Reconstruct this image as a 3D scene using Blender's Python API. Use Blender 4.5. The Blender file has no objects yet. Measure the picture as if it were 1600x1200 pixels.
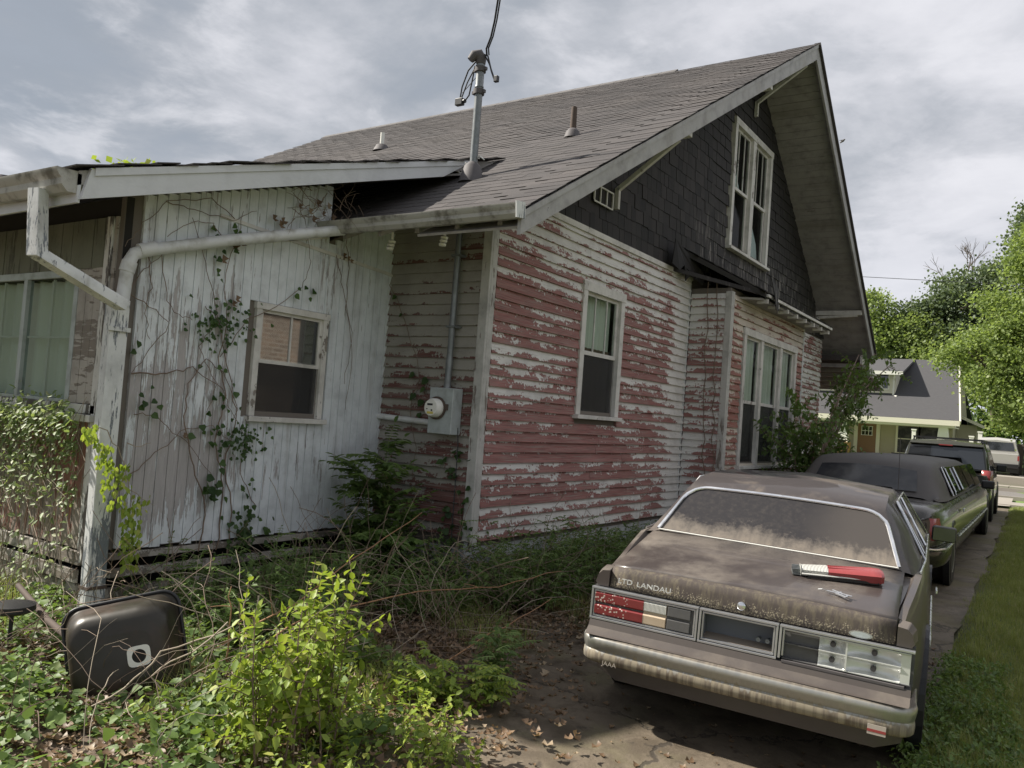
import bpy, math, random
import numpy as np
from mathutils import Vector, Matrix
random.seed(7); np.random.seed(7)
D = bpy.data
SC = bpy.context.scene
COL = SC.collection
R = math.radians
U = random.uniform

# ------------------------------------------------------------------ camera
F = 1281.0
CAM = Vector((0, 0, 1.6))
MW = Matrix(((0.82497, -0.03873, 0.56382), (0.56040, -0.07201, -0.82508), (0.07256, 0.99665, -0.03770)))
def _n(v): return v.normalized()
xr = Vector((-1875, 88, -1281)).normalized() * -1
yr = Vector((870, -112, -1281)).normalized()
yr = (yr - xr * xr.dot(yr) * .5).normalized()
zr = xr.cross(yr).normalized()
xr = yr.cross(zr).normalized()
MW = Matrix((xr, yr, zr))            # rows: world axes in camera coordinates
cam = D.objects.new('camera', D.cameras.new('camera'))
COL.objects.link(cam)
cam.matrix_world = Matrix.Translation(CAM) @ MW.to_4x4()
cam.data.sensor_width = 36
cam.data.lens = 36 * F / 1600
cam.data.clip_end = 2000
cam.data.clip_start = .05
SC.camera = cam
def at(u, v, axis, val):
    d = MW @ Vector((u - 800, 600 - v, -F))
    return CAM + d * ((val - CAM[axis]) / d[axis])

# ------------------------------------------------------------------ world and sun
SUN_EL = R(42)
sdir = Vector((-1, -.34, 0)).normalized()         # towards the sun, in plan
sdir = Vector((sdir.x * math.cos(SUN_EL), sdir.y * math.cos(SUN_EL), math.sin(SUN_EL)))
sun = D.objects.new('sun', D.lights.new('sun', 'SUN'))
COL.objects.link(sun)
sun.rotation_euler = sdir.to_track_quat('Z', 'Y').to_euler()
sun.data.energy = 4.9
sun.data.angle = R(1.2)
sun.data.color = (1, .94, .84)
W = D.worlds.new('World'); SC.world = W; W.use_nodes = True
SC.view_settings.view_transform = 'Standard'
SC.view_settings.look = 'None'
SC.view_settings.exposure = 0.80
SC.view_settings.gamma = 1

class G:
    """small helper that writes node graphs"""
    def __init__(s, nt): s.nt = nt
    def node(s, t, **kw):
        n = s.nt.nodes.new(t)
        for k, v in kw.items(): setattr(n, k, v)
        return n
    def put(s, sock, v):
        if v is None: return
        if isinstance(v, bpy.types.NodeSocket): s.nt.links.new(v, sock)
        else:
            if isinstance(v, (tuple, list)) and len(v) == 3 and sock.type == 'RGBA': v = (*v, 1)
            sock.default_value = v
    def m(s, op, a, b=None, c=None, clamp=False):
        n = s.node('ShaderNodeMath', operation=op, use_clamp=clamp)
        for i, v in enumerate((a, b, c)): s.put(n.inputs[i], v)
        return n.outputs[0]
    def add(s, *a):
        r = a[0]
        for b in a[1:]: r = s.m('ADD', r, b)
        return r
    def mul(s, a, b): return s.m('MULTIPLY', a, b)
    def vm(s, op, a, b=None):
        n = s.node('ShaderNodeVectorMath', operation=op)
        s.put(n.inputs[0], a)
        if b is not None: s.put(n.inputs[1], b)
        return n.outputs[0]
    def sep(s, v):
        n = s.node('ShaderNodeSeparateXYZ'); s.put(n.inputs[0], v); return n.outputs
    def comb(s, x, y, z):
        n = s.node('ShaderNodeCombineXYZ')
        for i, v in enumerate((x, y, z)): s.put(n.inputs[i], v)
        return n.outputs[0]
    def noise(s, vec, scale=1., detail=3., rough=.55, dist=0.):
        n = s.node('ShaderNodeTexNoise'); s.put(n.inputs['Vector'], vec)
        n.inputs['Scale'].default_value = scale; n.inputs['Detail'].default_value = detail
        n.inputs['Roughness'].default_value = rough; n.inputs['Distortion'].default_value = dist
        return n.outputs[0]
    def vor(s, vec, scale=1., out=0, feature='F1'):
        n = s.node('ShaderNodeTexVoronoi', feature=feature); s.put(n.inputs['Vector'], vec)
        n.inputs['Scale'].default_value = scale
        return n.outputs[out]
    def step(s, x, lo, hi, a=0., b=1.):
        n = s.node('ShaderNodeMapRange', interpolation_type='SMOOTHSTEP'); s.put(n.inputs[0], x)
        n.inputs[1].default_value = lo; n.inputs[2].default_value = hi
        n.inputs[3].default_value = a; n.inputs[4].default_value = b
        return n.outputs[0]
    def lin(s, x, lo, hi, a=0., b=1.):
        n = s.node('ShaderNodeMapRange'); s.put(n.inputs[0], x)
        n.inputs[1].default_value = lo; n.inputs[2].default_value = hi
        n.inputs[3].default_value = a; n.inputs[4].default_value = b
        return n.outputs[0]
    def mix(s, f, a, b, mode='MIX'):
        n = s.node('ShaderNodeMix', data_type='RGBA', blend_type=mode)
        s.put(n.inputs[0], f); s.put(n.inputs[6], a); s.put(n.inputs[7], b)
        return n.outputs[2]
    def mixf(s, f, a, b):
        n = s.node('ShaderNodeMix', data_type='FLOAT')
        s.put(n.inputs[0], f); s.put(n.inputs[2], a); s.put(n.inputs[3], b)
        return n.outputs[0]
    def scale_col(s, c, f):
        n = s.node('ShaderNodeVectorMath', operation='SCALE'); s.put(n.inputs[0], c); s.put(n.inputs[3], f)
        return n.outputs[0]
    def pos(s): return s.node('ShaderNodeNewGeometry').outputs['Position']
    def nrm(s): return s.node('ShaderNodeNewGeometry').outputs['Normal']
    def obj(s): return s.node('ShaderNodeTexCoord').outputs['Object']
    def uv(s): return s.node('ShaderNodeTexCoord').outputs['UV']
    def rnd(s): return s.node('ShaderNodeObjectInfo').outputs['Random']
    def attr(s, name): return s.node('ShaderNodeAttribute', attribute_name=name).outputs['Fac']
    def bump(s, h, strength=.5, dist=.01, nor=None):
        n = s.node('ShaderNodeBump'); s.put(n.inputs['Height'], h)
        n.inputs['Strength'].default_value = strength; n.inputs['Distance'].default_value = dist
        if nor is not None: s.put(n.inputs['Normal'], nor)
        return n.outputs[0]

def mat(name, fn=None, col=(.5, .5, .5), rough=.7, metal=0., **kw):
    m = D.materials.new(name); m.use_nodes = True
    g = G(m.node_tree); b = m.node_tree.nodes['Principled BSDF']
    b.inputs['Base Color'].default_value = (*col, 1)
    b.inputs['Roughness'].default_value = rough; b.inputs['Metallic'].default_value = metal
    for k, v in kw.items(): b.inputs[k].default_value = v
    if fn:
        out = fn(g) or {}
        for k, v in out.items(): g.put(b.inputs[k], v)
    return m

# sky: nishita daylight dimmed by a broken overcast
g = G(W.node_tree)
bg = W.node_tree.nodes['Background']
sky = g.node('ShaderNodeTexSky', sky_type='NISHITA')
sky.sun_disc = False; sky.sun_elevation = SUN_EL
sky.sun_rotation = math.atan2(sdir.x, sdir.y)
gen = g.node('ShaderNodeTexCoord').outputs['Generated']
sx, sy, sz = g.sep(gen)
zz = g.m('MAXIMUM', g.add(sz, .16), .06)
cp = g.comb(g.m('DIVIDE', sx, zz), g.m('DIVIDE', sy, zz), 0.)
n1 = g.noise(g.vm('ADD', cp, (5.3, 1.2, 0)), 1.2, 7, .56, .35)
n2 = g.noise(g.vm('ADD', cp, (1.3, 8.2, 3)), 3.0, 8, .60, .2)
n3 = g.noise(g.vm('ADD', cp, (9.3, 2.2, 7)), .55, 2, .5, .2)
def _dir(u, v): return tuple((MW @ Vector((u - 800, 600 - v, -F))).normalized())
def _dot(a):
    n_ = g.node('ShaderNodeVectorMath', operation='DOT_PRODUCT'); g.put(n_.inputs[0], gen); n_.inputs[1].default_value = a; return n_.outputs['Value']
cl = g.add(g.mul(n1, .62), g.mul(n2, .30), g.mul(n3, .28), g.mul(g.m('SUBTRACT', _dot(_dir(860, 60)), _dot(_dir(60, 200))), .36), .0)
base = g.mix(g.step(cl, .46, .78), (3.2, 3.5, 3.95), (6.9, 6.95, 7.4))
base = g.mix(g.step(n2, .50, .68, 0, .38), base, (8.3, 8.3, 8.7))
base = g.mix(g.step(n2, .50, .34, 0, .30), base, (3.6, 3.9, 4.4))
low = g.step(sz, 0., .30, .65, 0)
base = g.mix(low, base, (6.2, 6.45, 7.2))
skyc = g.mix(g.step(cl, .44, .60, .90, .98), sky.outputs[0], base)
g.put(bg.inputs[0], skyc)
bg.inputs[1].default_value = .0645

# ------------------------------------------------------------------ mesh helpers
OFF = {}
class MB:
    def __init__(s, T=None): s.v = []; s.f = []; s.mi = []; s.uv = []; s.bias = []; s.T = T
    def add(s, vs, fs, m=0, uvs=None, bias=None):
        k = len(s.v)
        for i, p in enumerate(vs):
            s.v.append(tuple(s.T @ Vector(p)) if s.T is not None else tuple(p))
            s.bias.append(0. if bias is None else (bias[i] if hasattr(bias, '__len__') else bias))
        flip = s.T is not None and s.T.determinant() < 0
        for j, f in enumerate(fs):
            if flip: f = f[::-1]
            s.f.append([k + i for i in f]); s.mi.append(m)
            s.uv.append([(0, 0)] * len(f) if uvs is None else [uvs[i] for i in f])
        return s
    def box(s, a, b, m=0, bias=None):
        (x0, y0, z0), (x1, y1, z1) = a, b
        vs = [(x0, y0, z0), (x1, y0, z0), (x1, y1, z0), (x0, y1, z0), (x0, y0, z1), (x1, y0, z1), (x1, y1, z1), (x0, y1, z1)]
        return s.add(vs, [(0, 3, 2, 1), (4, 5, 6, 7), (0, 1, 5, 4), (1, 2, 6, 5), (2, 3, 7, 6), (3, 0, 4, 7)], m, None, bias)
    def cbox(s, c, sz, m=0, rot=None):
        k = len(s.v)
        s.box([-q / 2 for q in sz], [q / 2 for q in sz], m) if False else None
        vs = []
        for dz in (-1, 1):
            for dx, dy in ((-1, -1), (1, -1), (1, 1), (-1, 1)):
                p = Vector((dx * sz[0] / 2, dy * sz[1] / 2, dz * sz[2] / 2))
                if rot is not None: p = rot @ p
                vs.append(p + Vector(c))
        return s.add(vs, [(0, 3, 2, 1), (4, 5, 6, 7), (0, 1, 5, 4), (1, 2, 6, 5), (2, 3, 7, 6), (3, 0, 4, 7)], m)
    def prism(s, poly, vec, m=0):
        n = len(poly); vec = Vector(vec)
        vs = [Vector(p) for p in poly] + [Vector(p) + vec for p in poly]
        fs = [tuple(range(n - 1, -1, -1)), tuple(range(n, 2 * n))] + [(i, (i + 1) % n, n + (i + 1) % n, n + i) for i in range(n)]
        return s.add(vs, fs, m)
    def beam(s, a, b, w, h, up=(0, 0, 1), m=0):
        a = Vector(a); b = Vector(b); d = (b - a).normalized()
        sd = d.cross(Vector(up)).normalized(); u = sd.cross(d)
        q = [a + sd * (w / 2 * i) + u * (h / 2 * j) for i, j in ((-1, -1), (1, -1), (1, 1), (-1, 1))]
        return s.prism(q, b - a, m)
    def tube(s, pts, r, n=6, m=0, cap=True):
        pts = [Vector(p) for p in pts]
        rs = r if hasattr(r, '__len__') else [r] * len(pts)
        rows = []; prev = None
        ax = max((q - pts[0] for q in pts), key=lambda v: v.length)
        for q in pts:
            if (q - pts[-1]).length > ax.length: ax = q - pts[-1]
        axn = ax.normalized(); col = all((q - pts[0]).cross(axn).length < 1e-4 for q in pts)
        if axn.dot(pts[-1] - pts[0]) < 0: axn = -axn
        for i, p in enumerate(pts):
            d = axn.copy() if col else (pts[min(i + 1, len(pts) - 1)] - pts[max(i - 1, 0)])
            if d.length < 1e-9: d = Vector((0, 0, 1))
            d.normalize()
            if prev is None:
                ref = Vector((0, 0, 1)) if abs(d.z) < .9 else Vector((1, 0, 0))
                sd = d.cross(ref).normalized()
            else:
                sd = (prev - d * prev.dot(d)); 
                sd = sd.normalized() if sd.length > 1e-6 else d.cross(Vector((0, 0, 1))).normalized()
            prev = sd; u = sd.cross(d)
            rows.append([p + (sd * math.cos(t) + u * math.sin(t)) * rs[i] for t in [2 * math.pi * k / n for k in range(n)]])
        vs = [q for row in rows for q in row]
        fs = [(i * n + k, i * n + (k + 1) % n, (i + 1) * n + (k + 1) % n, (i + 1) * n + k) for i in range(len(pts) - 1) for k in range(n)]
        if cap: fs += [tuple(range(n - 1, -1, -1)), tuple(range((len(pts) - 1) * n, len(pts) * n))]
        return s.add(vs, fs, m)
    def grid(s, rows, m=0, closed=False):
        n = len(rows[0]); vs = [q for row in rows for q in row]
        e = n if closed else n - 1
        fs = [(i * n + k, i * n + (k + 1) % n, (i + 1) * n + (k + 1) % n, (i + 1) * n + k) for i in range(len(rows) - 1) for k in range(e)]
        return s.add(vs, fs, m)
    def poly(s, pts, m=0): return s.add(pts, [tuple(range(len(pts)))], m)
    def build(s, name, mats, parent=None, smooth=0, bevel=0, subsurf=0, solid=0, local=False):
        me = D.meshes.new(name)
        me.from_pydata(s.v, [], s.f); 
        for m in (mats if isinstance(mats, (list, tuple)) else [mats]): me.materials.append(m)
        me.polygons.foreach_set('material_index', s.mi)
        if any(any(c != (0, 0) for c in u) for u in s.uv[:4]):
            l = me.uv_layers.new(name='UVMap')
            l.data.foreach_set('uv', [c for u in s.uv for p in u for c in p])
        if any(b != 0 for b in s.bias):
            a = me.attributes.new('bias', 'FLOAT', 'POINT'); a.data.foreach_set('value', s.bias)
        me.update()
        if smooth:
            me.polygons.foreach_set('use_smooth', [True] * len(me.polygons))
            me.set_sharp_from_angle(angle=R(smooth))
        o = D.objects.new(name, me); COL.objects.link(o); attach(o, parent)
        if solid:
            q = o.modifiers.new('s', 'SOLIDIFY'); q.thickness = solid; q.offset = -1
        if bevel:
            q = o.modifiers.new('b', 'BEVEL'); q.width = bevel; q.segments = 2; q.limit_method = 'ANGLE'; q.angle_limit = R(35)
        if subsurf:
            q = o.modifiers.new('u', 'SUBSURF'); q.levels = subsurf; q.render_levels = subsurf
        return o
def attach(o, parent):
    if parent is not None:
        o.parent = parent
        if parent.name in OFF: o.location = Vector(o.location) - OFF[parent.name]
def tag(o, label=None, cat=None, group=None, kind=None):
    if label: o['label'] = label
    if cat: o['category'] = cat
    if group: o['group'] = group
    if kind: o['kind'] = kind
    return o
def thing(name, loc, label, cat, group=None, rz=0, world=False):
    o = D.objects.new(name, None); COL.objects.link(o); o.empty_display_size = .2
    o.location = loc; o.rotation_euler = (0, 0, rz)
    if world: OFF[o.name] = Vector(loc)
    return tag(o, label, cat, group)
def struct(o): o['kind'] = 'structure'; return o
def sweep_rect(mb, pts, w, h, side, m=0):
    """rectangular tube along a polyline; side: vector the width runs along"""
    side = Vector(side).normalized(); pts = [Vector(p) for p in pts]; rows = []
    for i, p in enumerate(pts):
        d0 = (pts[i] - pts[i - 1]).normalized() if i else (pts[1] - pts[0]).normalized()
        d1 = (pts[i + 1] - pts[i]).normalized() if i < len(pts) - 1 else d0
        d = (d0 + d1).normalized(); u = side.cross(d).normalized(); k = 1 / max(.5, d.dot(d0))
        rows.append([p + side * (w / 2 * a) + u * (h / 2 * b * k) for a, b in ((-1, -1), (1, -1), (1, 1), (-1, 1))])
    mb.grid(rows, m, closed=True); mb.poly(rows[0][::-1], m); mb.poly(rows[-1], m)

# fast leaf meshes -------------------------------------------------
OVAL = np.array([(0, 0, 0), (-.27, .28, .06), (-.24, .66, .05), (0, 1, -.1), (.24, .66, .05), (.27, .28, .06)])
OVF = [(0, 3, 2, 1), (0, 5, 4, 3)]
HEART = np.array([(0, 0, 0), (-.36, .02, .05), (-.5, .38, .09), (-.24, .72, .02), (0, 1, -.08), (.24, .72, .02), (.5, .38, .09), (.36, .02, .05)])
HEF = [(0, 4, 3, 2), (0, 2, 1), (0, 6, 5, 4), (0, 7, 6)]
QUAD = np.array([(0, 0, 0), (-.42, .5, .1), (0, 1, 0), (.42, .5, .1)])
QF = [(0, 2, 1), (0, 3, 2)]
CRUMP = np.array([(0, 0, 0), (-.4, .15, .22), (-.2, .5, -.05), (-.5, .8, .25), (0, 1, .1), (.45, .75, .2), (.15, .5, -.05), (.4, .2, .25)])
CRF = [(0, 2, 1), (2, 4, 3), (2, 6, 4), (6, 5, 4), (0, 6, 2), (0, 7, 6)]
def leaves(name, P, A, Nn, S, mats, parent=None, tpl=(OVAL, OVF), width=1.):
    """P base points, A growth directions, Nn face normals (rough), S sizes"""
    P = np.asarray(P, float); A = np.asarray(A, float); Nn = np.asarray(Nn, float); S = np.asarray(S, float)
    A = A / (np.linalg.norm(A, axis=1, keepdims=True) + 1e-9)
    X = np.cross(A, Nn); X /= (np.linalg.norm(X, axis=1, keepdims=True) + 1e-9)
    Z = np.cross(X, A)
    T, Fc = tpl; n = len(P); k = len(T)
    V = P[:, None, :] + S[:, None, None] * (X[:, None, :] * T[None, :, 0:1] * width + A[:, None, :] * T[None, :, 1:2] + Z[:, None, :] * T[None, :, 2:3])
    V = V.reshape(-1, 3)
    idx = np.concatenate([np.array(f) for f in Fc]); ln = np.array([len(f) for f in Fc])
    loops = (idx[None, :] + (np.arange(n) * k)[:, None]).ravel()
    tot = np.tile(ln, n); st = np.concatenate([[0], np.cumsum(tot)[:-1]])
    me = D.meshes.new(name); me.vertices.add(len(V)); me.vertices.foreach_set('co', V.ravel())
    me.loops.add(len(loops)); me.loops.foreach_set('vertex_index', loops.astype(np.int32))
    me.polygons.add(len(tot)); me.polygons.foreach_set('loop_start', st.astype(np.int32)); me.polygons.foreach_set('loop_total', tot.astype(np.int32))
    a = me.attributes.new('rnd', 'FLOAT', 'POINT'); a.data.foreach_set('value', np.repeat(np.random.rand(n), k))
    me.materials.append(mats); me.update(); me.validate()
    o = D.objects.new(name, me); COL.objects.link(o); attach(o, parent)
    return o
def rdir(n, up=0.):
    v = np.random.normal(size=(n, 3)); v[:, 2] += up
    return v / np.linalg.norm(v, axis=1, keepdims=True)

# ------------------------------------------------------------------ materials
def peel_clap(name, paint, under, wood):
    def fn(g):
        u, v, _ = g.sep(g.uv()); P = g.pos()
        big = g.noise(P, 1.1, 3, .5); med = g.noise(g.comb(g.mul(u, 3.2), g.mul(v, 1.2), g.mul(u, .1)), 1, 3, .6)
        jag = g.noise(g.comb(g.mul(u, 46), g.mul(v, 2.6), 3.), 1, 3, .6)
        fine = g.noise(g.comb(g.mul(u, 14), g.mul(v, 3.4), 9.), 1, 4, .62)
        t = g.add(g.attr('bias'), g.mul(g.add(v, -.5), .95), g.mul(g.add(big, -.5), 2.1), g.mul(g.add(med, -.5), 2.3), g.mul(g.add(jag, -.5), 1.25), g.mul(g.add(fine, -.5), 1.3))
        m = g.step(t, -.018, .022)
        dirt = g.noise(P, 3.1, 5, .6); dd = g.noise(g.comb(g.mul(u, 2.2), g.mul(v, 5), 1.), 2.2, 5, .65)
        pc = g.mix(g.step(dirt, .42, .72, 0, .55), paint, tuple(c * .62 for c in paint))
        pc = g.mix(g.step(dd, .52, .75, 0, .55), pc, (.21, .19, .165))
        chips = g.step(g.vor(g.comb(g.mul(u, 60), g.mul(v, 7), 0.), 1), .17, .13)
        pc = g.mix(g.mul(chips, g.step(fine, .5, .62)), pc, under)
        uc = g.mix(g.step(g.noise(g.comb(g.mul(u, 5), g.mul(v, 9), 5.), 1, 5, .6), .4, .7), under, tuple(c * .6 for c in under))
        uc = g.mix(g.step(g.noise(g.comb(g.mul(u, 1.3), g.mul(v, 2), 6.), 1, 4, .6), .48, .70, 0, .55), uc, tuple(min(1, c * 1.25 + .05) for c in under))
        uc = g.mix(g.step(g.noise(g.comb(g.mul(u, 2.1), g.mul(v, 22), 8.), 1, 4, .6), .50, .62, 0, .75), uc, wood)
        c = g.mix(m, uc, pc)
        h = g.add(g.mul(m, 1.), g.mul(fine, .25), g.mul(g.noise(g.comb(g.mul(u, 3), g.mul(v, 30), 0.), 1, 3), .2))
        return {'Base Color': c, 'Roughness': .78, 'Normal': g.bump(h, .9, .004)}
    return mat(name, fn)
def peel(name, paint, under, stretch=(1, 1, 8), cover=0., amp=1., dirt=.5, rough=.7, big=1.):
    """flaking paint over bare wood or metal; stretch squeezes the flake pattern per axis"""
    def fn(g):
        P = g.pos(); q = g.vm('MULTIPLY', P, stretch)
        b = g.noise(P, 1.3 * big, 3, .5); f1 = g.noise(q, 3., 5, .66, .3); f2 = g.noise(q, 14., 4, .6)
        t = g.add(cover, g.mul(g.add(b, -.5), 1.6 * amp), g.mul(g.add(f1, -.5), 2.2 * amp), g.mul(g.add(f2, -.5), 1.0 * amp), g.attr('bias'))
        m = g.step(t, -.02, .03)
        dn = g.noise(P, 5., 5, .65)
        pc = g.mix(g.step(dn, .4, .75, 0, dirt), paint, tuple(c * .5 for c in paint))
        pc = g.mix(g.step(g.noise(q, 1.1, 5, .6), .5, .8, 0, dirt), pc, (.24, .22, .19))
        uc = g.mix(g.noise(q, 7., 5, .7), tuple(c * .55 for c in under), tuple(c * 1.3 for c in under))
        return {'Base Color': g.mix(m, uc, pc), 'Roughness': rough, 'Normal': g.bump(g.add(m, g.mul(f2, .5)), .8, .004)}
    return mat(name, fn)
WHITE = (.68, .665, .63)
M = {}
M['clap'] = peel_clap('flaking_white_over_red', WHITE, (.285, .120, .106), (.29, .25, .22))
M['clapdingyshade'] = peel_clap('dingy_shaded_white_over_red', (.30, .285, .25), (.13, .05, .041), (.22, .19, .165))  # meter wall copy of clap: dingy paint, eave shade darkened into its colours
M['clapcream'] = peel_clap('flaking_cream_over_red', (.58, .52, .44), (.28, .10, .075), (.30, .26, .22))
M['vert'] = peel('flaking_board_paint', (.70, .735, .76), (.43, .405, .40), (8, 8, .75), .27, .9, .5, .7, .6)
M['trim'] = peel('flaking_trim_paint', (.66, .64, .60), (.27, .24, .21), (2, 2, 1.2), .40, .9, .6)
M['trimv'] = peel('flaking_post_paint', (.66, .68, .67), (.25, .24, .22), (4, 4, .7), .28, .9, .65)
M['corner'] = peel('dirty_corner_board', (.50, .49, .46), (.22, .19, .165), (4, 4, .7), .3, .9, .75)
M['flaky'] = peel('badly_flaking_corner', (.62, .61, .57), (.13, .115, .10), (5, 5, .6), .05, .9, .4)
M['rake'] = peel('weathered_rake_board', (.38, .37, .365), (.26, .25, .245), (1, 1.2, 1.2), .45, .8, .7)
M['fascia'] = peel('painted_fascia', (.60, .61, .63), (.36, .34, .33), (1, .5, 2.2), .95, .6, .25)
M['soffit'] = peel('old_soffit', (.37, .35, .34), (.19, .17, .16), (.6, 3, 3), .5, .8, .7)
M['redboard'] = peel('brown_red_board', (.27, .13, .10), (.30, .26, .22), (5, 5, .35), -.05, 1, .5)
M['oldwood'] = peel('old_grey_wood', (.40, .37, .33), (.22, .19, .16), (.6, 4, 4), .1, .9, .6)
M['olive'] = peel('mildewed_panel', (.16, .165, .12), (.09, .09, .065), (4, 4, .4), .2, .8, .5)
M['found'] = peel('painted_foundation', (.50, .51, .52), (.24, .22, .20), (1, 1, 1), .45, .8, .7)
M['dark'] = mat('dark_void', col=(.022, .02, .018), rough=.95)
M['inner'] = mat('interior_plaster', col=(.16, .14, .12), rough=.9)
def f_gsh(g):
    P = g.pos(); r = g.add(g.rnd(), 0.)
    c = g.mix(r, (.013, .012, .0125), (.036, .031, .031))
    n = g.noise(g.vm('MULTIPLY', P, (6, 9, 1.4)), 1.6, 5, .7); hz = g.sep(P)[2]
    w = g.mul(g.step(n, .53, .62), g.step(hz, 5.1, 3.9, 0, 1))
    w2 = g.mul(g.step(g.sep(P)[1], 10., 11.2), w)
    c = g.mix(g.mul(w2, .75), c, (.27, .25, .23))
    c = g.mix(g.step(g.noise(P, 2.2, 4), .5, .8, 0, .5), c, (.045, .041, .039))
    return {'Base Color': c, 'Roughness': .82, 'Normal': g.bump(n, .5, .006)}
M['gshingle'] = mat('charcoal_shingle', f_gsh)
def f_roof(g):
    P = g.pos(); r = g.rnd(); a = g.attr('rnd')
    t = g.m('FRACT', g.add(g.mul(r, .999), a))
    c = g.mix(t, (.038, .034, .034), (.066, .058, .057))
    big = g.noise(P, .8, 4, .6)
    c = g.mix(g.step(big, .4, .7, 0, .5), c, (.084, .073, .067))
    c = g.mix(g.step(g.noise(g.vm('MULTIPLY', P, (1.6, 5, 5)), 2.2, 4, .6), .55, .75, 0, .45), c, (.07, .064, .064))
    gr = g.noise(P, 260., 2, .6)
    c = g.mix(g.step(gr, .45, .7, 0, .35), c, (.12, .11, .108))
    return {'Base Color': c, 'Roughness': .9, 'Normal': g.bump(gr, .5, .003)}
M['roof'] = mat('asphalt_shingle', f_roof)
M['roofcap'] = mat('ridge_cap', lambda g: {'Base Color': g.mix(g.noise(g.pos(), 3, 4), (.09, .085, .085), (.16, .15, .145))}, rough=.9)
def f_pvc(g):
    n = g.noise(g.pos(), 6, 5, .65)
    return {'Base Color': g.mix(g.step(n, .45, .7), (.40, .39, .36), (.13, .12, .10)), 'Roughness': .5}
M['gutter'] = mat('grimy_white_gutter', f_pvc)
M['pvc'] = mat('white_pvc', lambda g: {'Base Color': g.mix(g.step(g.noise(g.pos(), 5, 4, .6), .45, .75), (.62, .63, .63), (.36, .35, .31)), 'Roughness': .45})
M['spout'] = peel('flaking_downspout', (.66, .67, .66), (.20, .22, .24), (11, 11, 1.3), .24, 1, .5, .55)
def f_rust(g):
    n = g.noise(g.pos(), 14, 5, .7)
    return {'Base Color': g.mix(n, (.055, .042, .036), (.125, .088, .068)), 'Roughness': .85, 'Normal': g.bump(n, .6, .004)}
M['rust'] = mat('rust', f_rust)
M['galv'] = mat('galvanized_steel', lambda g: {'Base Color': g.mix(g.noise(g.pos(), 9, 4, .6), (.13, .145, .15), (.26, .27, .275)), 'Roughness': g.lin(g.noise(g.pos(), 20, 2), .3, .7, .35, .6)}, metal=.55)
M['meterbox'] = mat('grey_enamel', lambda g: {'Base Color': g.mix(g.step(g.noise(g.pos(), 7, 5, .6), .4, .75), (.42, .46, .46), (.27, .29, .28))}, rough=.45, metal=.1)
M['lead'] = mat('dull_grey_flashing', lambda g: {'Base Color': g.mix(g.noise(g.pos(), 12, 4), (.055, .05, .052), (.12, .108, .11))}, rough=.7)
M['black'] = mat('black_plastic', col=(.018, .018, .02), rough=.45)
M['rubber'] = mat('tyre_rubber', lambda g: {'Base Color': g.mix(g.noise(g.pos(), 9, 4), (.02, .019, .018), (.06, .052, .045))}, rough=.85)
M['cable'] = mat('black_cable', col=(.03, .03, .033), rough=.6)
def glass(name, tint=(.02, .022, .024), tr=.9, rough=.03, dust=.15, dcol=(.30, .28, .25), ior=1.45):
    m = D.materials.new(name); m.use_nodes = True; g = G(m.node_tree)
    b = m.node_tree.nodes['Principled BSDF']; out = m.node_tree.nodes['Material Output']
    b.inputs['Base Color'].default_value = (*tint, 1); b.inputs['Roughness'].default_value = rough; b.inputs['IOR'].default_value = 1.52
    d = g.step(g.noise(g.pos(), 4, 5, .6), .35, .8, 0, dust)
    g.put(b.inputs['Base Color'], g.mix(d, tint, dcol)); g.put(b.inputs['Roughness'], g.add(rough, g.mul(d, .5)))
    t = g.node('ShaderNodeBsdfTransparent'); t.inputs[0].default_value = (.86, .9, .88, 1)
    mx = g.node('ShaderNodeMixShader'); fr = g.node('ShaderNodeFresnel'); fr.inputs[0].default_value = ior
    fac = g.m('MAXIMUM', g.m('MAXIMUM', g.add(fr.outputs[0], .02), g.mul(d, 1.)), 1 - tr)
    fac = g.mul(fac, g.m('SUBTRACT', 1., g.node('ShaderNodeNewGeometry').outputs['Backfacing']))
    g.put(mx.inputs[0], fac); g.put(mx.inputs[1], t.outputs[0]); g.put(mx.inputs[2], b.outputs[0]); g.put(out.inputs[0], mx.outputs[0])
    return m
M['glass'] = glass('old_window_glass', tr=.93, dust=.10)
M['glassporch'] = glass('porch_window_glass', tr=.85, dust=.2, ior=1.75)
M['glassrefl'] = glass('reflective_window_glass', (.03, .03, .03), tr=.30, dust=.06, ior=1.5)
g_ = M['glassrefl'].node_tree.nodes['Principled BSDF']; g_.inputs['Specular IOR Level'].default_value = 1.0; g_.inputs['IOR'].default_value = 2.6
M['screen'] = mat('insect_screen', lambda g: {'Base Color': g.mix(g.noise(g.pos(), 3, 3), (.02, .02, .021), (.045, .043, .043)), 'Alpha': g.lin(g.noise(g.pos(), 2.2, 3), .3, .7, .42, .62)}, rough=.6)
M['curtain'] = mat('pale_curtain', lambda g: {'Base Color': g.mix(g.noise(g.vm('MULTIPLY', g.pos(), (9, 9, .3)), 2, 3), (.70, .72, .62), (.86, .86, .78))}, rough=.9)
M['curtainw'] = mat('white_curtain', col=(.75, .78, .84), rough=.9)
M['curtainb'] = mat('brown_curtain', lambda g: {'Base Color': g.mix(g.noise(g.pos(), 5, 3), (.12, .075, .05), (.22, .15, .11))}, rough=.9)
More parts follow.
